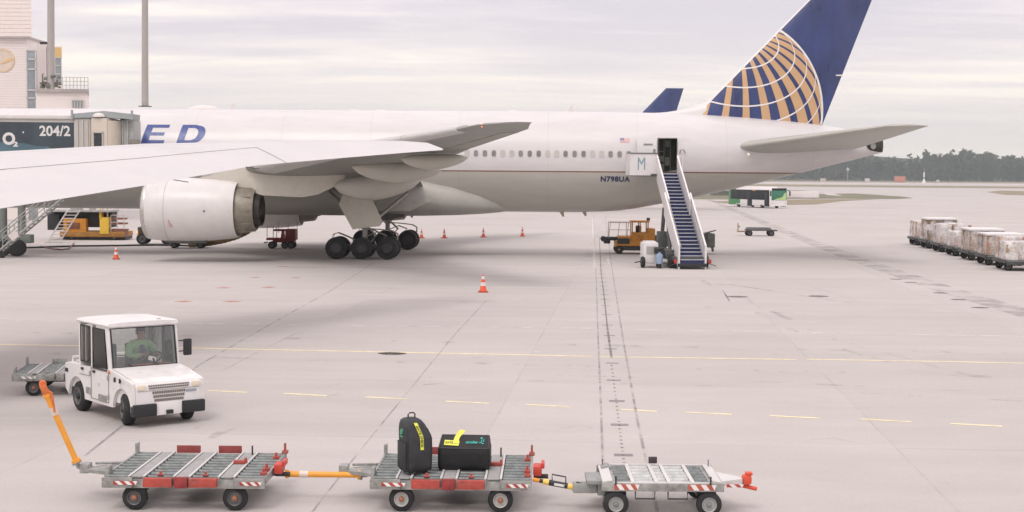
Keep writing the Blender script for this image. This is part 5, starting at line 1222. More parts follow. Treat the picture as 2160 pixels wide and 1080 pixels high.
# ------------------------------------------------------------------ dollies
def stripes(b, x0, x1, y, z0, z1, n=5, sl=.06, dirx=1):
    z0 += (z1-z0)*.12; z1 -= (z1-z0)*.1
    # red and white slanted marker on a side rail (material 0 red, 1 white)
    b.mi = 0; b.box(((x0+x1)/2, y, (z0+z1)/2), (x1-x0, .008, z1-z0)); b.mi = 1
    w = (x1-x0)/n
    for k in range(n//2+n % 2):
        xa = x0+w*(2*k+.35)
        b.prism([(xa, y-.006, z1), (xa+w, y-.006, z1), (min(x1, xa+w+sl), y-.006, z0), (min(x1-.0, xa+sl), y-.006, z0)], (0, -.004, 0))
    b.mi = 0
def container_dolly(loc, rz, label, L=2.36, D=1.95, towbar=None, rim=STEELRIM, hub=HUBOR, RED=RED, grp='flat roller dollies in the foreground train'):
    t = thing('baggage_dolly', loc, rz, label, 'dolly', grp)
    zd = .50; x0, x1, y0, y1 = -L/2, L/2, -D/2, D/2
    f = [0, .165, .255, .44, .535, .715, .81, 1.0]      # bay / plate boundaries as fractions
    X = [x0+L*q for q in f]
    b = MB()
    b.box((0, 0, .385), (L-.1, .16, .12)); 
    for y in (y0+.08, y1-.08): b.box((0, y, .40), (L-.04, .07, .14), bev=.01)
    for x in X[1:-1]: b.box((x, 0, zd-.035), (.028, D-.02, .085))
    for x in (x0+.015, x1-.015): b.box((x, 0, zd-.05), (.03, D-.25, .11))
    # chamfered skirts at the four corners
    for sx in (-1, 1):
        for y in (y0, y1):
            b.box((sx*(L/2-.22), y, .42), (.44, .035, .15), bev=.008)
    b.build('frame', GALV, t)
    b = MB(); Lr = 0
    for i in (1, 3, 5): b.box(((X[i]+X[i+1])/2, 0, zd-.004), (X[i+1]-X[i]-.05, D-.08, .022), bev=.004)
    b.build('walkway_plate', mat('plate_grey', (.36, .36, .355), .6, .2, var=.15, vscale=7, dirt=.35, dscale=5, dirtc=(.22, .2, .18), bump=.4, bscale=60), t)
    b = MB()
    for i in range(1, 7): b.box((X[i], 0, zd+.012), (.035, D-.05, .012), bev=.003)
    b.build('guide_rail', GALVL, t)
    rnd = random.Random(L*1000); k = 0
    for i in (0, 2, 4, 6):
        b = MB(); n = 9
        for j in range(n):
            y = y0+.16+(D-.32)*j/(n-1)
            b.cyl((X[i]+.03, y, zd-.028), (X[i+1]-.03, y, zd-.028), .036, n=12)
            if j % 3 == 1: b.box(((X[i]+X[i+1])/2, y+.085, zd-.02), (X[i+1]-X[i]-.05, .05, .012))
        b.build('roller_bank', ROLLER, t, 40)
    for i in (2, 4):                                     # red end stops, near and far
        b = MB(); b.box(((X[i]+X[i+1])/2, y0-.035, .435), (X[i+1]-X[i]-.02, .09, .13), bev=.012); b.build('end_stop', RED, t)
        b = MB(); b.box(((X[i]+X[i+1])/2, y1-.02, zd+.05), (X[i+1]-X[i]-.06, .03, .12), bev=.008); b.build('end_stop', GALV if RED is GALV else mat('red_faded', (.30, .06, .055), .55, var=.2, vscale=8), t)
        b = MB(); b.box(((X[i]+X[i+1])/2, y0+.14, zd+.03), (.035, .035, .07), bev=.008); b.tube([((X[i]+X[i+1])/2-.04, y0+.12, zd+.015), ((X[i]+X[i+1])/2+.04, y0+.12, zd+.015)], .014); b.build('lock_pin', RED, t)
    b = MB(); b.box(((X[3]+X[4])/2, y0-.01, .43), (X[4]-X[3]-.03, .07, .16), bev=.01); b.build('centre_box', GALV if RED is GALV else mat('red_dark', (.30, .035, .035), .55, var=.3, vscale=7, dirt=.4, dirtc=(.12, .06, .05)), t)
    for xa, xb in ((x0+.17, x0+.50), (x1-.36, x1-.06)):
        b = MB(); stripes(b, xa, xb, y0-.023, .385, .455); b.build('marker_strip', [RED, STRIPEW], t, 0)
    # corner posts and levers
    b = MB(); b.box((x0+.02, y1-.06, zd+.06), (.05, .12, .20), bev=.01); b.build('corner_guide', GALV, t); b = MB(); b.box((x0+.02, y0+.30, zd+.04), (.05, .22, .14), bev=.01); b.build('corner_guide', GALV, t)
    for yy, h, lx in ((y1-.02, .16, 0), (y1-.5, .10, -.06), (y0+.55, .11, -.05), (y0+.25, .10, -.04)):
        b = MB(); b.box((x1-.02+lx, yy, zd+h/2), (.035, .05, h), bev=.01); b.box((x1-.02+lx, yy, zd+.02), (.09, .11, .05), bev=.01); b.build('lever', RED, t)
    b = MB(); b.box((x1-.55, .05, zd+.035), (.20, .10, .05), bev=.012); b.box((x1-.47, .05, zd+.07), (.04, .04, .06), bev=.01); b.build('latch', RED, t); b = MB(); b.tube([(x1-.5, y1-.22, zd), (x1-.5, y1-.22, zd+.15)], .014, 6); b.build('pin', DARKM, t)
    b = MB(); b.box((x1+.08, -.18, .50), (.13, .30, .15), bev=.03); b.box((x1+.16, -.18, .58), (.05, .28, .08), bev=.01); hb = b.build('hitch', GALV if RED is GALV else mat('hitch_red', (.58, .055, .035), .45, var=.15, vscale=7, dirt=.5, dirtc=(.3, .14, .11)), t)
    b = MB(); b.cyl((x1+.02, -.18, .40), (x1+.24, -.18, .40), .035); b.build('hitch_pin', DARKM, hb)
    # wheels and axles
    for sx in (-1, 1):
        b = MB(); b.box((sx*(L/2-.45), 0, .21), (.08, D-.5, .08)); b.box((sx*(L/2-.45), 0, .31), (.4, D-.55, .05)); b.build('axle', DARKM, t)
        for y in (y0+.13, y1-.13): wheel(t, (sx*(L/2-.45), y, .185), .185, .12, rim, hub)
    b = MB(); b.box((0, .1, .33), (.5, D-.6, .06)); b.tube([(-.55, -.4, .28), (.55, -.4, .28)], .03); b.build('underframe', DARKM, t)
    # drawbar mount
    b = MB(); b.prism([(x0-.02, -.40, .40), (x0-.02, .28, .40), (x0-.52, .02, .40), (x0-.52, -.16, .40)], (0, 0, .05)); b.box((x0-.50, -.07, .45), (.14, .22, .14), bev=.02); 
    if towbar: b.tube([(x0-.50, -.07, .47), Vector(towbar[0])], .04); b.tube([(x0, .24, .47), (x0-.38, .02, .50)], .02); b.build('drawbar_mount', GALV, t)
    OT = mat('towbar_orange', (.84, .36, .045), .4, var=.07, vscale=5, dirt=.12, dirtc=(.5, .2, .05))
    if towbar:
        p, q, style = towbar; p, q = Vector(p), Vector(q); d = (q-p).normalized(); Lb = (q-p).length
        b = MB(); b.cyl(p+d*.10, q-d*.10, .042, .047, n=18); b.cyl(p+d*.08, p+d*.12, .07, n=18); b.cyl(q-d*.15, q-d*.10, .062, n=18)
        tb = b.build('towbar', OT, t, 40)
        b = MB(); b.cyl(p-d*.02, p+d*.09, .035, n=12); b.cyl(p+d*.055, p+d*.08, .075, n=18); b.build('joint', GALV, tb, 40)
        b = MB()
        if style == 'raised':
            b.box(q-d*.03, (.11, .10, .16), rot=d.to_track_quat('Z', 'Y').to_matrix().to_4x4(), bev=.025); b.tube([q+Vector((.03, 0, -.02)), q+Vector((.12, 0, -.08)), q+Vector((.14, 0, -.2)), q+Vector((.16, 0, -.36))], .017); b.lathe([(0, .05), (.03, .06), (.06, .05)], q+d*.06, (0, 1, 0), 12)
            b.build('coupling_head', mat('coupling_orange', (.66, .17, .05), .5, var=.25, vscale=9, dirt=.4, dirtc=(.3, .08, .05)), tb)
        else:
            b.cyl(q-d*.10, q+d*.12, .03, n=12); b.build('coupling_head', DARKM, tb)
        b = MB(); b.cyl(p+d*(Lb*.66), p+d*(Lb*.76), .0495, .0505, n=18, cap=False); b.build('sticker', mat('sticker_white', (.72, .62, .55), .5), tb, 40)
    return t
dl = [None]*4
d1 = gp(391, 1046); d1z = .49
o1 = Vector((-4.72, 22.0, 0)); r1 = radians(-.5)
def loc_of(world, o, rz): return Matrix.Rotation(-rz, 3, 'Z') @ (world-o)
h1 = at(166, 984, 21.9); t1 = at(92, 818, 21.7)
container_dolly(o1, r1, 'empty roller dolly with its orange towbar raised, leftmost of the three', towbar=(loc_of(h1, o1, r1), loc_of(t1, o1, r1), 'raised'))
o2 = Vector((-.84, 22.0, 0)); r2 = radians(-1.5)
h2 = at(772, 1002, 21.85); t2 = at(588, 999.5, 21.85)
container_dolly(o2, r2, 'roller dolly carrying two black bags, in the middle of the train', L=2.34, rim=WHITERIM, towbar=(loc_of(h2, o2, r2), loc_of(t2, o2, r2), 'level'))
# dolly behind the tug
ob = Vector((-9.95, 32.8, 0))
container_dolly(ob, radians(8), 'grey empty roller dolly hitched behind the white tug, cut by its body', L=2.1, D=1.8, RED=GALV, grp=None)

def small_dolly(loc, rz, label, drawbar):
    t = thing('cargo_dolly', loc, rz, label, 'dolly'); zd = .50; L, D = 1.40, 1.36; x0, x1, y0, y1 = -L/2, L/2, -D/2, D/2
    PALE = mat('pale_frame', (.66, .655, .64), .5, .15, var=.1, vscale=6, dirt=.3, dscale=6, dirtc=(.38, .35, .31))
    b = MB()
    for y in (y0+.035, y1-.035): b.box((0, y, .435), (L+.36, .06, .12), bev=.008)
    for x in (x0, x1): b.box((x, 0, .45), (.06, D-.15, .09))
    b.box((0, 0, .40), (L, .12, .08)); b.build('frame', GALV, t)
    b = MB()
    for x in (x0+.27, x0+.53+.08, x1-.53-.08+.0, x1-.27): b.box((x, 0, zd+.003), (.055, D-.06, .03), bev=.006)
    for y in (y0+.02, y1-.02): b.box((0, y, zd), (L+.02, .035, .02), bev=.004)
    b.build('cross_rail', PALE, t)
    xs_ = [x0, x0+.27, x0+.61, x1-.61, x1-.27, x1]
    for i in range(5):
        b = MB(); n = 6
        for j in range(n):
            y = y0+.14+(D-.28)*j/(n-1); b.cyl((xs_[i]+.035, y, zd-.035), (xs_[i+1]-.035, y, zd-.035), .046, n=12)
        for xe in (xs_[i]+.04, xs_[i+1]-.04): b.box((xe, 0, zd-.05), (.02, D-.2, .05))
        b.build('roller_bank', ROLLER if i in (0, 4) else mat('roller_pale', (.52, .54, .53), .35, .4, var=.2, vscale=8, dirt=.3, dirtc=(.3, .3, .28)), t, 40)
    for s in (-1, 1):
        b = MB(); b.prism([(s*(L/2+.02), y0+.08, zd), (s*(L/2+.16), y0+.12, zd-.03), (s*(L/2+.16), y1-.12, zd-.02), (s*(L/2+.02), y1-.05, zd+.01)], (0, 0, .02)); b.build('end_plate', PALE, t, 0)
        b = MB(); b.cyl((s*(L/2+.1), y1-.2, zd+.02), (s*(L/2+.1), y1-.2, zd+.12), .007, n=6); b.cyl((s*(L/2-.02), y0-.02, zd-.02), (s*(L/2-.02), y0-.02, zd+.10), .014, n=6); b.build('stake', DARKM, t)
        b = MB(); stripes(b, *( (x0-.0, x0+.34) if s < 0 else (x1-.34, x1+.04)), y0+.000, .385, .49, 5); b.build('marker_strip', [mat('red_strip', (.50, .10, .06), .5, var=.25, vscale=9, dirt=.4, dirtc=(.35, .2, .16)), STRIPEW], t, 0)
        b = MB(); b.box((s*(L/2-.05), 0, .19), (.07, D-.3, .07)); b.box((s*(L/2-.05), 0, .30), (.28, D-.4, .06)); b.build('axle', DARKM, t)
        for y in (y0+.07, y1-.07): wheel(t, (s*(L/2-.03), y, .185), .185, .115, mat('rim_grey_pale', (.38, .40, .39), .45, .2, var=.12), mat('hub_grey', (.2, .21, .21), .5))
    b = MB(); b.box((-.02, y1+.0, zd+.07), (.13, .05, .10), bev=.01); b.build('end_stop', mat('stop_dark', (.06, .04, .05), .5), t)
    b = MB()
    for x in (-.25, .22):
        b.tube([(x-.14, y0+.06, .40), (x-.14, y0+.06, .26), (x+.14, y0+.06, .26), (x+.14, y0+.06, .40)], .013, 6)
    b.build('step_loop', DARKM, t)
    # right: tapering tongue with red coupler
    b = MB(); b.prism([(x1+.17, y0+.20, .42), (x1+.50, -.30, .42), (x1+.50, -.16, .42), (x1+.17, y1-.45, .42)], (0, 0, .07)); tg = b.build('tongue', PALE, t, 0)
    b = MB(); stripes(b, x1+.24, x1+.46, -.50, .40, .46, 3); b.build('marker_strip', [RED, STRIPEW], tg, 0)
    b = MB(); b.box((x1+.57, -.23, .47), (.14, .16, .15), bev=.045); b.box((x1+.60, -.23, .56), (.10, .12, .04), bev=.012); b.tube([(x1+.5, -.23, .38), (x1+.72, -.23, .33)], .03); b.build('coupler', mat('coupler_red', (.68, .085, .04), .45, var=.12, vscale=7), t)
    # left: turntable block and striped drawbar
    b = MB(); b.box((x0-.22, -.08, .44), (.32, .62, .06), bev=.01); b.box((x0-.16, -.25, .36), (.12, .12, .26), bev=.02); b.box((x0-.40, -.20, .33), (.36, .22, .14), bev=.03); b.cyl((x0-.05, .30, .45), (x0-.05, .55, .45), .10, n=16); b.build('turntable', mat('turntable_grey', (.33, .34, .33), .5, .3, var=.2, dirt=.3), t)
    p, q = Vector(drawbar[0]), Vector(drawbar[1]); d = (q-p).normalized(); Lb = (q-p).length
    b = MB(); segs = [(0, .20, 0), (.20, .26, 0), (.26, .46, 1), (.46, .82, 0), (.82, .93, 1), (.93, 1.0, 0)]
    for a0, a1, mi in segs: b.mi = mi; b.cyl(p+d*Lb*a0, p+d*Lb*a1, .042 if a0 < .9 else .03, n=14)
    b.mi = 0; b.tube([p+d*Lb*.05+Vector((0, 0, .06)), p+d*Lb*.3+Vector((0, 0, .075))], .02)
    tb = b.build('drawbar', [mat('bar_black', (.025, .025, .03), .5, var=.2), mat('bar_yellow', (.86, .58, .12), .45, var=.08)], t, 40)
    b = MB(); u = p+d*Lb*.50; w = p+d*Lb*.76; up = Vector((0, 0, .13)); b.tube([u+Vector((0, 0, .03)), u+up, w+up, w+Vector((0, 0, .03))], .012, 6); b.build('handle', DARKM, tb)
    b = MB(); b.box(p+d*Lb*.62-Vector((0, .045, 0)), (.16, .008, .035), rot=Matrix.Rotation(atan2(d.z, -d.x), 4, 'Y')); b.build('sticker', STRIPEW, tb, 0)
    b = MB(); b.cyl(p+d*Lb*.08+Vector((0, 0, .02)), p+d*Lb*.08+Vector((0, 0, .15)), .03, .02, n=10); b.build('release_lever', RED, tb)
    b = MB(); b.cyl(q, q+d*.10, .03, n=10); b.build('coupling_eye', ORANGE, tb)
    return t
o3 = Vector((2.19, 21.55, 0)); r3 = radians(0)
small_dolly(o3, r3, 'pale frame dolly with grey rollers and a red coupler, rightmost of the three', (loc_of(at(1249, 1035, 21.3), o3, r3), loc_of(at(1138, 1014, 21.4), o3, r3)))

def far_dolly():
    o = gp(1600, 497.5); t = thing('cargo_dolly', o, 0, 'small empty dolly with upright towbar, alone on the apron right of the stairs', 'dolly'); s = o.y/F
    def X(px): return (px-1600)*s
    b = MB(); b.box((0, 0, .50), (X(1626)-X(1572), 1.3, .14), bev=.02); b.box((X(1632), 0, .45), (.5, .4, .12)); b.build('frame', mat('dolly_dark', (.10, .095, .09), .6, .2, var=.2), t)
    b = MB()
    for k in range(8): b.cyl((X(1576+k*6.5), -.6, .66), (X(1576+k*6.5), .6, .66), .045, n=8)
    for y in (-.6, 0, .6): b.box((0, y, .64), (X(1622)-X(1576), .06, .12))
    b.build('roller_bank', ROLLER, t)
    for px in (1579, 1625):
        for y in (-.55, .55): wheel(t, (X(px), y, .24), .24, .16)
    b = MB(); b.box((X(1564), 0, .36), (.7, .4, .10)); b.tube([(X(1556), -.1, .30), (X(1556), -.1, 1.05)], .045); b.tube([(X(1556), -.1, .75), (X(1560), -.1, .78)], .06); b.build('towbar', mat('towbar_tan', (.30, .20, .14), .6), t)
far_dolly()

# ------------------------------------------------------------------ two black bags on the middle dolly
BAGB = mat('bag_fabric_black', (.008, .0085, .0095), .6, var=.4, vscale=9, bump=.7, bscale=7); BAGG = mat('bag_fabric_charcoal', (.030, .033, .037), .5, var=.3, vscale=6, bump=.6, bscale=6)
TAGY = mat('tag_yellow', (.78, .80, .10), .5, var=.04); TAGK = mat('tag_print', (.05, .05, .02), .5); LOGOG = mat('logo_green', (.10, .55, .30), .5); LOGOT = mat('logo_teal', (.03, .42, .36), .5)
def upright_bag():
    o = at(876, 988, 21.45); o.z = .515; t = thing('travel_bag', o, radians(30), 'tall black wheeled bag standing on the middle dolly, yellow tag down its side', 'bag', None)
    # local: narrow pocket face looks to -x, broad face to -y
    W, D, Hh = .44, .34, .80
    R = []
    for z, sw, sd, cx, cy in ((.035, .86, .82, 0, 0), (.05, .95, .95, 0, 0), (.12, 1, 1, 0, 0), (.36, 1, 1.02, 0, 0), (.50, 1, 1.0, 0, .0), (.56, .98, .97, -.004, .004), (.66, .85, .88, -.030, .014), (.73, .74, .80, -.050, .02), (.78, .61, .68, -.062, .026), (.81, .42, .48, -.066, .03), (.822, .16, .22, -.066, .03)):
        r = []
        for k in range(32):
            a = 2*pi*k/32; p = 5; c, s = cos(a), sin(a); q = .004*sin(9*z*7+k*1.7)
            r.append(Vector((cx+(W/2*sw+q)*math.copysign(abs(c)**(2/p), c), cy+(D/2*sd+q)*math.copysign(abs(s)**(2/p), s), z)))
        R.append(r)
    b = MB(); b.loft(R); body = b.build('bag_body', BAGG, t, 60)
    def fx(y, z):                                       # x of the -x face at height z
        sw = interp([(.12, 1), (.56, .98), (.66, .85), (.73, .74), (.78, .61), (.81, .42)], z); return -W/2*sw+interp([(.5, 0), (.56, -.004), (.66, -.03), (.73, -.05), (.78, -.062)], z)-.004
    def fy(z): sd = interp([(.12, 1), (.36, 1.02), (.5, 1), (.56, .97), (.66, .88), (.73, .80), (.78, .68), (.81, .48)], z); return -D/2*sd+interp([(.5, 0), (.56, .004), (.66, .014), (.73, .02), (.8, .028)], z)-.006
    b = MB(); b.box((-W/2-.001, 0, .28), (.012, D*.80, .40), bev=.005); b.build('front_pocket', BAGG, t)
    b = MB(); b.box((-W/2-.006, 0, .475), (.008, D*.80, .012)); b.build('zip', BLACKP, t, 0)
    b = MB()
    for sy in (-1,):                                   # piping along the corner and over the shoulder
        b.tube([(-W/2*.85, -D/2*.85, .06), (-W/2*.885, -D/2*.895, .3), (-W/2*.88, -D/2*.88, .5), (-W/2*.87, -D/2*.72, .67), (-W/2*.80, -D/2*.48, .765), (-W/2*.55, -D/2*.1, .81)], .009, 6)
        b.tube([(W/2*.85, -D/2*.85, .06), (W/2*.885, -D/2*.895, .3), (W/2*.87, -D/2*.88, .52), (W/2*.62, -D/2*.70, .66)], .008, 6)
    b.build('piping', BLACKP, t)
    b = MB(); b.tube([(-.11, .02, .80), (-.11, .02, .865), (-.09, .02, .885), (-.02, .02, .885), (.0, .02, .865), (.0, .02, .79)], .011, 8); b.build('handle', BLACKP, t)
    b = MB(); L_ = []
    for i in range(13):
        z = lerp(.755, .36, i/12); x = -.03+interp([(.36, .05), (.55, .045), (.76, -.03)], z); L_ += [Vector((x-.028, fy(z)-.008, z)), Vector((x+.028, fy(z)-.008, z))]
    b.add(L_, [(2*i, 2*i+1, 2*i+3, 2*i+2) for i in range(12)]); tg = b.build('luggage_tag', TAGY, t, 0, False)
    def tp(x, y):
        z = .555-x; xx = -.03+interp([(.36, .05), (.55, .045), (.76, -.03)], z)+y; return Vector((xx, fy(z)-.0105, z))
    text_mesh('GATE CHECK', .052, tp, 'lettering', TAGK, tg, 1.0, .002)
    b = MB(); c = Vector((fx(0, .62)-.004, 0, .625)); s = Vector((.28, 0, .96))
    b.lathe([(0, .042), (.004, .042), (.004, .034), (0, .034)], c, (-1, 0, .25), 22, False)
    for p in ((0, .016, .022, .006), (0, 0, .006, .042)): b.box(c+Vector((-.006, 0, p[1])), (.004, p[2]*1.6, p[3]))
    for k in range(7): b.box(Vector((fx(0, .555)-.006, .045-.015*k, .553)), (.004, .009, .011+.004*(k % 3)))
    b.build('emblem', LOGOG, t, 0)
    for x, y in ((-.14, -.12), (.13, -.10), (.13, .1), (-.13, .1)): 
        b = MB(); b.lathe([(-.014, .012), (-.012, .026), (.012, .026), (.014, .012)], (x, y, .02), (1, 0, 0), 14); b.build('wheel', BLACKP, t)
upright_bag()
def box_bag():
    o = at(980, 985, 21.85); o.z = .515; t = thing('travel_bag', o, radians(-3), 'low boxy black bag lying on the middle dolly, yellow tag on its top', 'bag', None)
    W, D, Hh = .78, .42, .44; R = []
    for z, sx, y0, y1 in ((.0, .94, -.92, .94), (.015, .98, -.98, .97), (.10, 1, -1.0, 1), (.22, 1.0, -1.0, 1), (.305, .995, -.99, 1), (.325, .985, -.94, 1), (.37, .965, -.36, .99), (.415, .945, .25, .98), (.455, .92, .80, .96), (.46, .90, .86, .92)):
        r = []
        for k in range(40):
            a = 2*pi*k/40; p = 12; c, s = cos(a), sin(a); q = .006*sin(k*2.1+z*31)+.004*sin(k*.9-z*60)
            u = math.copysign(abs(c)**(2/p), c); v = math.copysign(abs(s)**(2/p), s)
            r.append(Vector((u*(W/2*sx+q*.6), lerp(y0, y1, (v+1)/2)*D/2+q*(1 if v < 0 else 0), z)))
        R.append(r)
    b = MB(); b.loft(R); b.build('bag_body', BAGB, t, 60)
    def top(x, v, off=.006):                            # v 0..1 up the sloping lid
        z = lerp(.327, .445, v); y = interp([(.325, -.94), (.37, -.36), (.415, .25), (.455, .80)], z)*D/2; return Vector((x, y-off*.8, z+off))
    b = MB(); b.tube([(-W/2*.97, -D/2*.97, .322), (-W/2*.5, -D/2*.99, .322), (W/2*.5, -D/2*.99, .322), (W/2*.97, -D/2*.97, .322)], .008, 6)
    for s in (-1, 1): b.tube([(s*W/2*.94, -D/2*.90, .332), (s*W/2*.90, D/2*.7, .450)], .007, 6)
    b.build('piping', BAGG, t)
    b = MB()
    for (xa, xb, va, vb) in ((-.30, -.08, .20, .62),): b.add([top(xa, va, .009), top(xb, va-.06, .009), top(xb+.005, vb-.05, .009), top(xa, vb, .009)], [(0, 1, 2, 3)])
    tg = b.build('luggage_tag', TAGY, t, 0, False)
    text_mesh('GATE CH', .05, lambda x, y: top(-.19+x*.95, .40+y*5.0-.06*(x+.1)*2, .012), 'lettering', TAGK, tg, 1, .001)
    b = MB(); P = [((-.135, .40), .014), ((-.10, .62), .035), ((-.075, .85), .075), ((-.06, 1.0), .115), ((.02, 1.0), .11)]
    C_ = [top(-.115, .32, .012), top(-.13, .48, .030), top(-.115, .66, .055), top(-.075, .85, .085), top(-.035, 1.0, .105)]
    V = []
    for i, c in enumerate(C_): V += [c+Vector((-.035, 0, .012 if i > 2 else 0)), c+Vector((.045, 0, -.008 if i > 2 else 0))]
    b.add(V, [(2*i, 2*i+1, 2*i+3, 2*i+2) for i in range(4)]); b.build('tag_loop', TAGY, tg, 0, False)
    text_mesh('stroller', .058, lambda x, y: top(.115+x, .45+y*5.2, .011), 'lettering', LOGOT, t, 1.05, .002)
    b = MB()
    for dx, v, w, h in ((.25, .80, .03, .14), (.255, .55, .012, .25), (.235, .42, .014, .12), (.275, .36, .03, .10), (.285, .60, .014, .2)): b.add([top(dx-w/2, v-h/2, .011), top(dx+w/2, v-h/2, .011), top(dx+w/2, v+h/2, .011), top(dx-w/2, v+h/2, .011)], [(0, 1, 2, 3)])
    b.build('emblem', LOGOT, t, 0, False)
    b = MB(); b.box((W/2*.985, -.10, .14), (.03, .10, .06), bev=.012); b.build('side_handle', BLACKP, t)
box_bag()

# ------------------------------------------------------------------ white tug and its driver
def tug():
    a = radians(39); rz = -(pi/2-a); o = Vector((-7.62, 29.54, 0)); t = thing('baggage_tug', o, rz, 'white cab baggage tug turning towards the viewer, driver inside', 'tug')
    Wd = 1.50; hw = Wd/2; W_ = WHITEV
    # lower body: side outline with wheel arches
    xr, xf = -1.70, 1.72; wr, wf, R0 = -1.12, 1.06, .41
    def arch(cx, n=12): return [(cx+R0*cos(pi-pi*i/n), .30+R0*sin(pi-pi*i/n)*1.02) for i in range(n+1)]
    out = [(xr, .42), (xr, .95), (-1.02, .97), (.45, 1.02), (.50, .98), (1.38, .90), (1.53, .85), (1.55, .40), (1.50, .33)]
    low = [(wf+R0+.02, .30)]+arch(wf)[::-1]+[(.62, .30), (-.66, .30)]+arch(wr)[::-1]+[(wr-R0-.02, .33)]
    for sy in (-1, 1):
        b = MB(); b.prism([(x, sy*hw, z) for x, z in out+low], (0, -sy*.06, 0)); b.build('side_panel', W_, t, 0)
    b = MB()                                            # inner hull, bonnet, rear deck
    b.box((.0, 0, .55), (1.0, Wd-.14, .5)); b.box((-1.40, 0, .70), (.55, Wd-.13, .46)); 
    b.box(((xr-1.02)/2, 0, .93), (-1.02-xr, Wd-.13, .05)); b.build('hull', W_, t)
    b = MB()
    prof_ = [(.44, 1.06), (.62, 1.04), (1.34, .925), (1.51, .86), (1.555, .79), (1.56, .44), (1.45, .40), (.44, .40)]
    b.prism([(x, -hw+.065, z) for x, z in prof_], (0, Wd-.13, 0)); bon = b.build('bonnet', W_, t, 0)
    b = MB(); b.prism([(x, -hw-.012, z) for x, z in ((.50, .985), (.50, 1.035), (.9, .985), (1.44, .875), (1.44, .81))], (0, .05, 0)); b.build('bonnet_edge', W_, t, 0); b = MB(); b.prism([(x, hw+.012, z) for x, z in ((.50, .985), (.50, 1.035), (.9, .985), (1.44, .875), (1.44, .81))], (0, -.05, 0)); b.build('bonnet_edge', W_, t, 0)
    b = MB()
    for x in (.78, 1.02):
        b = MB(); b.box((x, -hw-.02, .86), (.045, .03, .09), bev=.01); b.build('bonnet_catch', BLACKP, t)
    # front face: grilles, lamps, bumper
    GR = mat('grille_grey', (.19, .165, .14), .6); xg = 1.558
    for z, wdt in ((.795, .86), (.750, .84)): 
        b = MB(); b.box((xg-.002, 0, z), (.008, wdt, .004))
        for k in range(18): b.box((xg+.002-(z-.78)*.6 if z > .78 else xg+.003, (k-8.5)*wdt/18, z), (.014, .032, .032))
        b.build('grille', GR, bon, 0)
    for z, wdt in ((.660, .70), (.585, .66), (.510, .62)):
        b = MB(); b.box((xg-.002, 0, z), (.008, wdt, .004))
        for k in range(15): b.box((xg+.005, (k-7)*wdt/15, z), (.014, .030, .050))
        b.build('grille', GR, bon, 0)
    b = MB(); b.box((xg-.005, 0, .705), (.02, Wd-.2, .012)); b.build('grille_seam', GREYP, bon, 0)
    for sy in (-1, 1):
        b = MB(); b.box((xg-.003, sy*.57, .775), (.035, .17, .10), bev=.025); b.build('headlight', mat('headlight_cream', (.80, .70, .55), .15, var=.05), t)
        b = MB(); b.box((1.52, sy*.51, .335), (.20, .48, .24), bev=.03); b.build('bumper_block', BLACKP, t)
    b = MB(); b.box((1.50, 0, .345), (.16, .54, .26), bev=.02); b.build('bumper_plate', W_, t)
    b = MB(); b.box((1.59, 0, .27), (.06, .14, .08), bev=.015); b.build('tow_pin', BLACKP, t)
    b = MB(); b.box((xg+.003, .47, .65), (.012, .22, .05)); b.build('number_plate', mat('plate_blue_grey', (.33, .35, .42), .4), t)
    text_mesh('M', .13, lambda x, y: Vector((.02+x, -hw-.012, .68+y)), 'lettering', mat('faint_blue', (.52, .55, .60), .5), t)
    # cab: four posts, roof, windows
    zc0, zc1 = 1.0, 1.86; xb, xw0, xw1 = -1.0, .50, .34
    PO = W_
    b = MB()
    for sy in (-1, 1):
        y = sy*(hw-.045)
        b.loft([[Vector((x+dx, y+dy, z)) for dx, dy in ((-.05, -.04), (.04, -.04), (.04, .04), (-.05, .04))] for x, z in ((xw0-.02, .98), (xw1, zc1))])
        b.box((xb+.045, y, (zc0+zc1)/2), (.09, .08, zc1-zc0)); b.box((-.36, y, (zc0+zc1)/2), (.085, .075, zc1-zc0))
    b.box((xw1+.0, 0, zc1-.01), (.09, Wd-.1, .06)); b.box((xw0-.005, 0, 1.01), (.08, Wd-.1, .06)); b.box((xb+.04, 0, zc0+.02), (.08, Wd-.1, .10)); b.build('cab_frame', PO, t)
    b = MB(); R = []
    for x, wq, z in ((xb-.07, .92, 0), (xb-.02, 1.0, .0), (xw1+.02, 1.0, .0), (xw1+.10, .95, -.01)):
        R.append([Vector((x, y*wq*hw, zc1+zz+z*1)) for y, zz in ((-1.03, 0.0), (-1.05, .03), (-1.0, .07), (-.6, .085), (0, .09), (.6, .085), (1.0, .07), (1.05, .03), (1.03, 0.0))])
    b.loft(R); b.build('roof', W_, t, 40)
    b = MB(); b.box((xw1-.05, .4, zc1+.085), (.05, .07, .03)); b.build('roof_rivet', GREYP, t)
    GS = glass('cab_glass', (.95, .97, .96), .3)
    def pane(name, P, n, fr=.022):
        P = [Vector(p) for p in P]; b = MB(); b.prism(P, Vector(n)*.008); w = b.build(name, GS, t, 0)
        c = sum(P, Vector())/len(P); b = MB(); N_ = Vector(n)
        for i, p in enumerate(P):
            q = P[(i+1) % len(P)]; pi_, qi = p+(c-p).normalized()*fr*1.5, q+(c-q).normalized()*fr*1.5
            b.prism([p-N_*.004, q-N_*.004, qi-N_*.004, pi_-N_*.004], N_*.02)
        b.build('gasket', BLACKP, w, 0); return w
    pane('windscreen', [(xw0+.015, -hw+.06, 1.05), (xw0+.015, hw-.06, 1.05), (xw1+.045, hw-.06, zc1-.04), (xw1+.045, -hw+.06, zc1-.04)], (1, 0, 0))
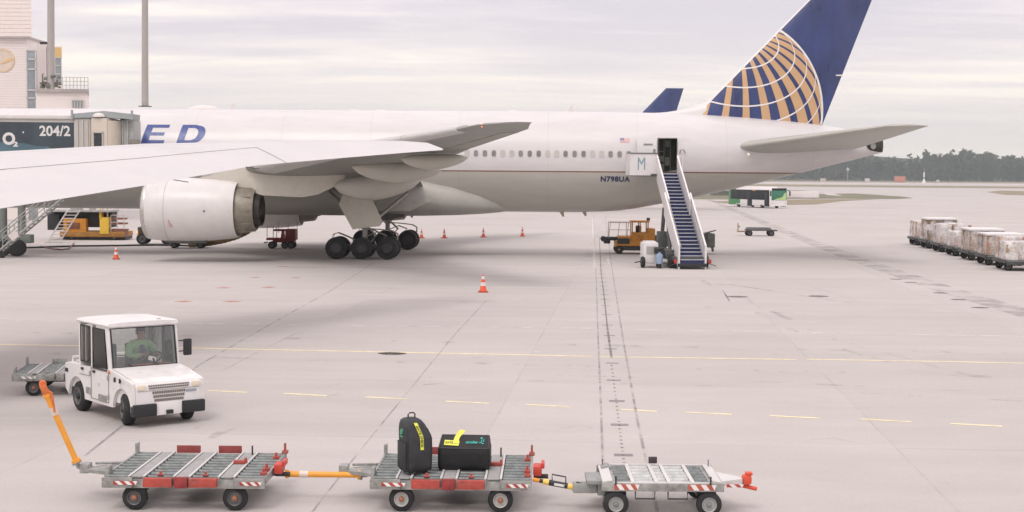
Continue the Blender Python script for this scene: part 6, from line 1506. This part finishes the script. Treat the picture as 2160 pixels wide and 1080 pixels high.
    for sy in (-1, 1):
        y = sy*(hw-.008)
        pane('side_window', [(xb+.10, y, 1.06), (-.42, y, 1.06), (-.42, y, zc1-.05), (xb+.10, y, zc1-.05)], (0, sy, 0))
        for xb_ in (-.84, -.64):
            b = MB(); b.box((xb_, y, 1.435), (.025, .02, .75)); b.build('window_bar', GREYP, t, 0)
        # front doors with lower dark glass
        pane('side_window', [(-.30, y, .98), (xw0-.10, y, .98), (xw1-.07, y, zc1-.06), (-.30, y, zc1-.06)], (0, sy, 0))
        b = MB()
        for x in (-.37, .50-.03): b.box((x, sy*(hw+.006), .68), (.014, .012, .64))
        b.box((.05, sy*(hw+.006), .37), (.84, .012, .014)); b.box((.05, sy*(hw+.006), .97), (.86, .012, .012)); b.box((-.70, sy*(hw+.006), .80), (.5, .01, .012)); b.build('door_seam', mat('seam_grey', (.30, .29, .28), .5), t, 0)
        for x in (-.22, -.80):
            b = MB(); b.box((x, sy*(hw+.015), .915), (.10, .03, .05), bev=.012); b.build('door_handle', BLACKP, t)
        for z in (.48, .86):
            for xh in (.47, -.40):
                b = MB(); b.box((xh, sy*(hw+.02), z), (.045, .035, .10), bev=.01); b.build('hinge', GREYP, t)
        b = MB(); b.box((.18, sy*(hw+.004), .42), (.40, .012, .14)); b.build('step_plate', mat('step_grey', (.30, .30, .29), .5, var=.25, vscale=10), t); b = MB(); b.box((-.53, sy*(hw+.004), .50), (.20, .012, .13)); b.build('step_plate', mat('step_grey', (.30, .30, .29), .5, var=.25, vscale=10), t)
        b = MB(); b.box((xw0+.02, sy*(hw-.02), .985), (.06, .085, .08), bev=.02); b.build('indicator', ORANGEL, t)
        for x in (wr, wf): wheel(t, (x, sy*(hw-.13), .31), .31, .22, STEELRIM, ax=(0, 1, 0) if x == wr else (sin(radians(-14))*-1, cos(radians(14)), 0))
    pane('rear_window', [(xb+.0, -hw+.10, 1.08), (xb+.0, hw-.10, 1.08), (xb, hw-.10, zc1-.05), (xb, -hw+.10, zc1-.05)], (-1, 0, 0))
    for sy in (1,):
        b = MB(); b.tube([(xw0-.04, sy*hw, 1.5), (xw0+.02, sy*(hw+.14), 1.50)], .014, 6); b.tube([(xw0-.04, sy*hw, 1.28), (xw0+.02, sy*(hw+.14), 1.30)], .014, 6); b.box((xw0+.03, sy*(hw+.16), 1.37), (.08, .17, .34), bev=.03); b.build('mirror', BLACKP, t)
    for y0, y1 in ((-.1, -.38), (.45, .18)):
        b = MB(); b.tube([(xw0+.035, y0, 1.02), (xw0+.02, y1, 1.10)], .009, 5); b.build('wiper', BLACKP, t)
    b = MB(); b.box((.38, 0, 1.00), (.20, Wd-.22, .06), bev=.02); b.build('dashboard', BLACKP, t)
    b = MB(); b.box((.42, .12, 1.055), (.08, .90, .05), bev=.015); b.build('dash_tray', mat('tray_orange', (.62, .18, .08), .5), t)
    b = MB(); b.lathe([(-.016, .165), (0, .185), (.016, .165), (0, .150), (-.016, .165)], (.26, .30, 1.17), (-.75, 0, .66), 24, False); b.tube([(.24, .30, 1.15), (.34, .30, 1.04)], .022); b.build('steering_wheel', BLACKP, t)
    for y in (-.34, .30):
        b = MB(); b.box((-.36, y, .86), (.46, .46, .12), bev=.04); b.box((-.60, y, 1.14), (.12, .44, .52), bev=.05); b.build('seat', mat('seat_grey', (.10, .105, .11), .8), t)
    b = MB(); b.box((-1.35, 0, .985), (.60, 1.1, .02)); b.tube([(-1.62, -.62, .95), (-1.62, -.62, 1.06), (-1.62, .62, 1.06), (-1.62, .62, .95)], .025); b.build('rear_rail', W_, t)
    b = MB(); b.box((-1.62, -hw-.008, .80), (.14, .02, .08), bev=.01); b.build('tail_lamp', DARKM, t)
    b = MB(); b.box((xr-.05, 0, .42), (.12, .25, .16), bev=.03); b.build('rear_hitch', DARKM, t)
    return t, o, rz
tugt, tug_o, tug_r = tug()
def person():
    p0 = tug_o+Matrix.Rotation(tug_r, 3, 'Z') @ Vector((-.40, .28, 0)); t = thing('person', p0, tug_r, 'tug driver in a green high-visibility jacket seated at the wheel', 'person')
    def skin_obj(name, V, E_, root, m, parent, sub=2):
        me = bpy.data.meshes.new(name); me.from_pydata([v[0] for v in V], E_, []); o = bpy.data.objects.new(name, me); col.objects.link(o)
        md = o.modifiers.new('s', 'SKIN'); md.use_smooth_shade = True
        for i, v in enumerate(V): me.skin_vertices[0].data[i].radius = v[1] if isinstance(v[1], tuple) else (v[1], v[1]); me.skin_vertices[0].data[i].use_root = (i == root)
        o.modifiers.new('b', 'SUBSURF').levels = sub
        dg = bpy.context.evaluated_depsgraph_get(); m2 = bpy.data.meshes.new_from_object(o.evaluated_get(dg)); bpy.data.objects.remove(o); bpy.data.meshes.remove(me)
        m2.name = name; m2.materials.clear(); m2.materials.append(m); o2 = bpy.data.objects.new(name, m2); col.objects.link(o2); o2.parent = parent; return o2
    SK = mat('skin_tone', (.42, .25, .18), .5, var=.05)
    # continuous body: pelvis, spine, neck, head core, arms to the wheel, legs bent forward
    V = [((0, 0, .98), (.15, .13)), ((.02, 0, 1.14), (.135, .11)), ((.05, 0, 1.30), (.16, .11)), ((.06, 0, 1.42), (.10, .09)), ((.075, 0, 1.49), .055), ((.09, 0, 1.56), .07), ((.10, 0, 1.65), (.085, .095)), ((.10, 0, 1.72), (.07, .08)),
         ((.06, .19, 1.39), .072), ((.16, .27, 1.20), .052), ((.40, .20, 1.20), .042), ((.52, .16, 1.24), .034), ((.57, .14, 1.25), .032),
         ((.06, -.19, 1.39), .072), ((.16, -.29, 1.20), .052), ((.38, -.22, 1.18), .042), ((.50, -.12, 1.22), .034), ((.56, -.10, 1.24), .032),
         ((.06, .10, .96), .10), ((.46, .13, .98), .075), ((.52, .13, .62), .055), ((.64, .13, .52), .05), ((.06, -.10, .96), .10), ((.46, -.13, .98), .075), ((.52, -.13, .62), .055), ((.64, -.13, .52), .05)]
    E_ = [(0, 1), (1, 2), (2, 3), (3, 4), (4, 5), (5, 6), (6, 7), (3, 8), (8, 9), (9, 10), (10, 11), (11, 12), (3, 13), (13, 14), (14, 15), (15, 16), (16, 17), (0, 18), (18, 19), (19, 20), (20, 21), (0, 22), (22, 23), (23, 24), (24, 25)]
    skin_obj('body', V, E_, 0, SK, t)
    HV = mat('jacket_green', (.36, .56, .31), .7, var=.12, vscale=8, bump=.4, bscale=12)
    Vj = [((0, 0, .98), (.18, .16)), ((.02, 0, 1.14), (.17, .14)), ((.05, 0, 1.30), (.195, .14)), ((.06, 0, 1.42), (.125, .11)), ((.07, 0, 1.47), (.08, .08)), ((.06, .20, 1.39), .098), ((.16, .29, 1.20), .078), ((.40, .21, 1.20), .062), ((.49, .17, 1.23), .052), ((.06, -.20, 1.39), .098), ((.16, -.31, 1.20), .078), ((.38, -.23, 1.18), .062), ((.47, -.15, 1.21), .052)]
    Ej = [(0, 1), (1, 2), (2, 3), (3, 4), (3, 5), (5, 6), (6, 7), (7, 8), (3, 9), (9, 10), (10, 11), (11, 12)]
    j = skin_obj('jacket', Vj, Ej, 0, HV, t)
    b = MB(); R = []
    for z, x, w in ((1.02, .165, .04), (1.15, .17, .06), (1.28, .195, .075), (1.38, .175, .05)): R.append([Vector((x+dx, y, z)) for dx, y in ((0, -w), (.022, -w*.5), (.028, 0), (.022, w*.5), (0, w), (-.05, 0))])
    b.loft(R); b.build('shirt', mat('shirt_navy', (.12, .14, .24), .7, var=.1), t, 60)
    b = MB(); R = []
    for z, rx, ry, cx in ((1.585, .055, .06, .07), (1.60, .10, .088, .075), (1.66, .108, .094, .088), (1.70, .106, .094, .092), (1.745, .092, .085, .095), (1.775, .06, .055, .095), (1.785, .01, .01, .095)):
        R.append([Vector((cx+rx*cos(2*pi*k/18)*(1 if cos(2*pi*k/18) < 0 else .80 if z < 1.70 else 1.02), ry*sin(2*pi*k/18), z)) for k in range(18)])
    b.loft(R); b.build('hair', mat('hair_dark', (.05, .04, .035), .7, var=.2), t, 60)
    b = MB(); b.lathe([(0, .018), (.02, .014), (.035, .004)], (.175, 0, 1.635), (1, 0, -.3), 8); b.build('nose', SK, t, 60)
    for sy in (-1, 1):
        b = MB(); b.lathe([(0, .011), (.006, .008), (.008, .001)], (.176, sy*.032, 1.665), (1, 0, 0), 8); b.build('eye', BLACKP, t)
        b = MB(); b.lathe([(-.01, .02), (.0, .03), (.012, .02)], (.095, sy*.092, 1.645), (0, 1, 0), 10); b.build('ear', SK, t, 60)
        base = Vector((.575, sy*.12+.02, 1.245))
        for k in range(4):
            q = base+Vector((.012, (k-1.5)*.019, .005)); ln = (.9, 1, .97, .8)[k]
            b = MB(); b.tube([q, q+Vector((.030*ln, 0, .012)), q+Vector((.045*ln, 0, -.012)), q+Vector((.035*ln, 0, -.034)), q+Vector((.016, 0, -.042))], .0085, 7); b.build('finger', SK, t, 60)
        q = base+Vector((0, -sy*.030, .0)); b = MB(); b.tube([q, q+Vector((.018, -sy*.014, .012)), q+Vector((.040, -sy*.012, .010))], .0095, 7); b.build('thumb', SK, t, 60)
    b = MB(); b.box((.175, 0, 1.597), (.012, .045, .010), bev=.003); b.build('mouth', mat('lip_tone', (.30, .13, .11), .5), t)
    TR = mat('trousers_dark', (.05, .055, .07), .8)
    Vt = [((0, 0, .97), (.165, .15)), ((.06, .10, .96), .115), ((.46, .13, .98), .09), ((.52, .13, .62), .07), ((.06, -.10, .96), .115), ((.46, -.13, .98), .09), ((.52, -.13, .62), .07)]
    skin_obj('trousers', Vt, [(0, 1), (1, 2), (2, 3), (0, 4), (4, 5), (5, 6)], 0, TR, t)
    # hands belong to the driver's right beside the wheel
person()

# ------------------------------------------------------------------ train of loaded cargo dollies on the right
WRAP = None
def wrap_mat(lo=.28, hi=.82, nm='plastic_wrap'):
    m = bpy.data.materials.new(nm); m.use_nodes = True; nt = m.node_tree; N = nt.nodes; L = nt.links; b = N['Principled BSDF']
    b.inputs['Base Color'].default_value = (.80, .77, .77, 1); b.inputs['Roughness'].default_value = .28
    tc = N.new('ShaderNodeTexCoord'); n = N.new('ShaderNodeTexNoise'); n.inputs['Scale'].default_value = 1.7; n.inputs['Detail'].default_value = 4; n.inputs['Roughness'].default_value = .6; L.new(tc.outputs['Object'], n.inputs['Vector'])
    r = N.new('ShaderNodeMapRange'); L.new(n.outputs[0], r.inputs[0]); r.inputs[1].default_value = .36; r.inputs[2].default_value = .58; r.inputs[3].default_value = lo; r.inputs[4].default_value = hi; L.new(r.outputs[0], b.inputs['Alpha'])
    n2 = N.new('ShaderNodeTexNoise'); n2.inputs['Scale'].default_value = 9; n2.inputs['Detail'].default_value = 4; L.new(tc.outputs['Object'], n2.inputs['Vector'])
    bp = N.new('ShaderNodeBump'); bp.inputs['Strength'].default_value = .8; bp.inputs['Distance'].default_value = .04; L.new(n2.outputs[0], bp.inputs['Height']); L.new(bp.outputs[0], b.inputs['Normal'])
    return m
WRAP = wrap_mat(); WRAPC = wrap_mat(.08, .62, 'clear_wrap')
CARD = [mat('cardboard', (.36, .24, .16), .8, var=.12, vscale=4), mat('cardboard_dark', (.24, .17, .12), .8, var=.15, vscale=4), mat('carton_white', (.66, .62, .60), .6, var=.06), mat('cardboard_red', (.42, .25, .17), .8, var=.1)]
def cargo_dolly(loc, rz):
    t = thing('cargo_dolly', loc, rz, 'x', 'dolly', 'dollies of the cargo train at the right edge')
    b = MB(); b.box((0, 0, .46), (2.3, 3.1, .10), bev=.02)
    for x in (-1.1, 1.1): b.box((x, 0, .50), (.08, 3.1, .16))
    for y in (-1.5, 0, 1.5): b.box((0, y, .40), (2.1, .12, .12))
    b.build('deck', mat('deck_steel', (.07, .07, .072), .6, .2, var=.2, dirt=.3), t)
    b = MB()
    for k in range(14): b.cyl((-1.05, -1.45+k*.222, .52), (1.05, -1.45+k*.222, .52), .04, n=8)
    b.build('roller_bank', ROLLER, t)
    for x in (-.85, .85):
        for y in (-1.1, 1.1): wheel(t, (x, y, .22), .22, .16)
    b = MB(); b.tube([(0, -1.5, .38), (0, -2.35, .36)], .05); b.build('drawbar', DARKM, t)
    b = MB(); b.box((0, 1.62, .42), (.3, .2, .14), bev=.03); b.build('hitch', DARKM, t)
    return t
def cargo_load(loc, rz, label, seed, hmax, whitetop):
    rnd = random.Random(seed); t = thing('cargo_load', loc, rz, label, 'cargo', 'wrapped loads on the cargo train'); L_ = 2.6
    # two or three separately wrapped bundles of cartons of uneven height
    cuts = rnd.choice(([(-1.02, .0), (.03, 1.02)], [(-1.0, -.25), (-.22, 1.02)], [(-1.02, 1.02)], [(-1.03, .35), (.38, 1.0)]))
    rows = rnd.choice(([(-1.3, .0), (.05, 1.3)], [(-1.3, .5), (.55, 1.3)], [(-1.3, -.2), (-.15, 1.3)]))
    for xa, xb in cuts:
        for ya, yb in rows:
            hh = hmax*(1.0 if whitetop else rnd.choice((.66, .8, .92, 1.0, 1.0))); x = xa; kc = rnd.choice((0, 3, 0, 1) if whitetop else (0, 0, 2, 3, 1, 2))
            while x < xb-.15:
                w = min(xb-x, rnd.uniform(.4, .7)); z = 0
                if xb-x-w < .2: w = xb-x
                while z < hh-.12:
                    h = min(hh-z, rnd.uniform(.3, .5)); k = kc if rnd.random() < .7 else rnd.choice((0, 1, 2, 3)); b = MB()
                    b.box((x+w/2+rnd.uniform(-.015, .015), (ya+yb)/2, z+h/2), (w-.04, yb-ya-.06, h-.015), rot=Matrix.Rotation(rnd.uniform(-.02, .02), 4, 'Z'), bev=.02); b.build('carton', CARD[k], t); z += h
                x += w
            n = 28; b = MB(); R = []; cx, cy, W, D = (xa+xb)/2, (ya+yb)/2, xb-xa, yb-ya
            for z, s in ((.0, 1.02), (.10, 1.05), (hh*.22, 1.0), (hh*.4, 1.03), (hh*.58, .99), (hh*.75, 1.03), (hh*.9, 1.0), (hh+.03, .97), (hh+.06, .8), (hh+.07, .3)):
                r = []
                for k in range(n):
                    a = 2*pi*k/n; p = 6; c, sn = cos(a), sin(a); q = 1+rnd.uniform(-.02, .03); r.append(Vector((cx+W/2*s*q*math.copysign(abs(c)**(2/p), c), cy+D/2*s*q*math.copysign(abs(sn)**(2/p), sn), z+rnd.uniform(-.03, .03)*(z > .2))))
                R.append(r)
            b.loft(R); b.build('plastic_wrap', WRAPC if whitetop else WRAP, t, 60)
    if whitetop:
        b = MB(); b.box((0, 0, hmax+.07), (2.12, L_*1.03, .13), bev=.05); b.build('top_sheet', mat('sheet_white', (.74, .72, .72), .45, var=.04, bump=.6, bscale=5), t)
    return t
A0, A1 = Vector((30.35, 107.5, 0)), Vector((27.35, 79.0, 0)); dirv = (A1-A0).normalized(); rzc = atan2(dirv.y, dirv.x)+pi/2
names = ['farthest loaded dolly of the cargo train, at its left end', 'loaded cargo dolly, second from the far end of the train', 'loaded cargo dolly, third from the far end of the train', 'loaded cargo dolly, fourth from the far end of the train', 'loaded cargo dolly, fifth from the far end of the train', 'loaded cargo dolly, second nearest of the train', 'nearest loaded cargo dolly, cut by the right edge']
loads = ['wrapped cartons and brown boxes on the farthest dolly of the train', 'tall white wrapped cartons on the second dolly from the far end', 'bulky white wrapped load on the third dolly from the far end', 'white wrapped load on the fourth dolly from the far end', 'brown cartons under white sheet on the fifth dolly of the train', 'brown cartons under white sheet on the second nearest dolly', 'white wrapped load on the nearest dolly, cut by the right edge']
p0 = cargo_dolly(Vector((0, 0, 0)), rzc)
for i in range(7):
    c = p0 if i == 0 else copy_tree(p0); q = A0.lerp(A1, i/6); c.location = q; c['label'] = names[i]
    cargo_load(q+Vector((0, 0, .57)), rzc, loads[i], 11+i*5, (1.15, 1.42, 1.25, 1.15, 1.2, 1.1, 1.15)[i], i in (1, 4, 5))

# ------------------------------------------------------------------ small things out on the airfield
def field_sign(px, py, w, h, label, c, name='airfield_sign', cat='sign', d=.6, Y=None):
    o = gp(px, py) if Y is None else Vector((at(px, py, Y).x, Y, 0)); t = thing(name, o, 0, label, cat)
    b = MB(); b.box((0, 0, h/2+.25), (w, d, h), bev=.04); b.build('panel', mat(name+'_'+label.split()[0], c, .5, var=.04), t)
    b = MB()
    for x in (-w*.35, w*.35): b.box((x, 0, .14), (.12, .12, .28))
    b.build('leg', GREYP, t)
field_sign(1688, 419, 9.2*.9, 1.5, 'long white board standing on the grass right of the bus', (.74, .70, .69), d=1.0)
field_sign(1906, 0, 10.0, 6.0, 'pink red equipment hut standing before the distant wood', (.62, .24, .19), 'equipment_hut', 'hut', 6.0, 1500)
field_sign(1837, 0, 4.2, 3.6, 'small white hut left of the red hut before the wood', (.70, .68, .66), 'equipment_hut', 'hut', 4.0, 1550)
field_sign(1743, 0, 5.0, 3.4, 'low pale shed near the tail cone before the wood', (.62, .54, .52), 'equipment_hut', 'hut', 4.0, 1500)
field_sign(1987, 0, 2.6, 2.6, 'tiny pale cabin right of the white mast before the wood', (.66, .66, .66), 'equipment_hut', 'hut', 3.0, 1550)
o = at(1949, 380, 1350); o.z = 0; t = thing('radio_mast', o, 0, 'slim white mast standing before the distant wood', 'mast')
b = MB(); b.cyl((0, 0, 0), (0, 0, 14.0), .22, .10, n=10); b.build('pole', mat('mast_white', (.78, .76, .75), .4), t)
b = MB(); b.cyl((0, 0, 5.5), (0, 0, 10.0), .75, n=12); b.lathe([(0, 1.7), (2.2, 1.2), (4.2, .3)], (0, 0, 0), (0, 0, 1), 12); b.build('radome', mat('mast_white', (.78, .76, .75), .4), t)
o = at(1788, 377, 1500); o.z = 0; t = thing('radio_mast', o, 0, 'grey antenna tripod at the foot of the wood, near the tail cone', 'mast')
b = MB(); b.cyl((0, 0, 0), (0, 0, 15), .25, n=8); b.lathe([(0, .2), (2.5, 1.8), (5, .2)], (0, 0, 10), (0, 0, 1), 8); b.build('pole', mat('mast_grey_far', (.5, .5, .5), .5), t)
# low barrier row behind the bus, under the belly
o = gp(1520, 414); t = thing('barrier', o, 0, 'low dark and pale barrier on the grass behind the bus', 'barrier'); s = o.y/F
b = MB(); b.box((0, 0, .75), (42*s, .3, 1.1)); b.build('panel', mat('barrier_dark', (.16, .16, .15), .6, var=.2), t)
b = MB(); b.box((0, -.1, 1.4), (46*s, .5, .25)); b.build('cap', mat('barrier_pale', (.55, .52, .49), .5), t)
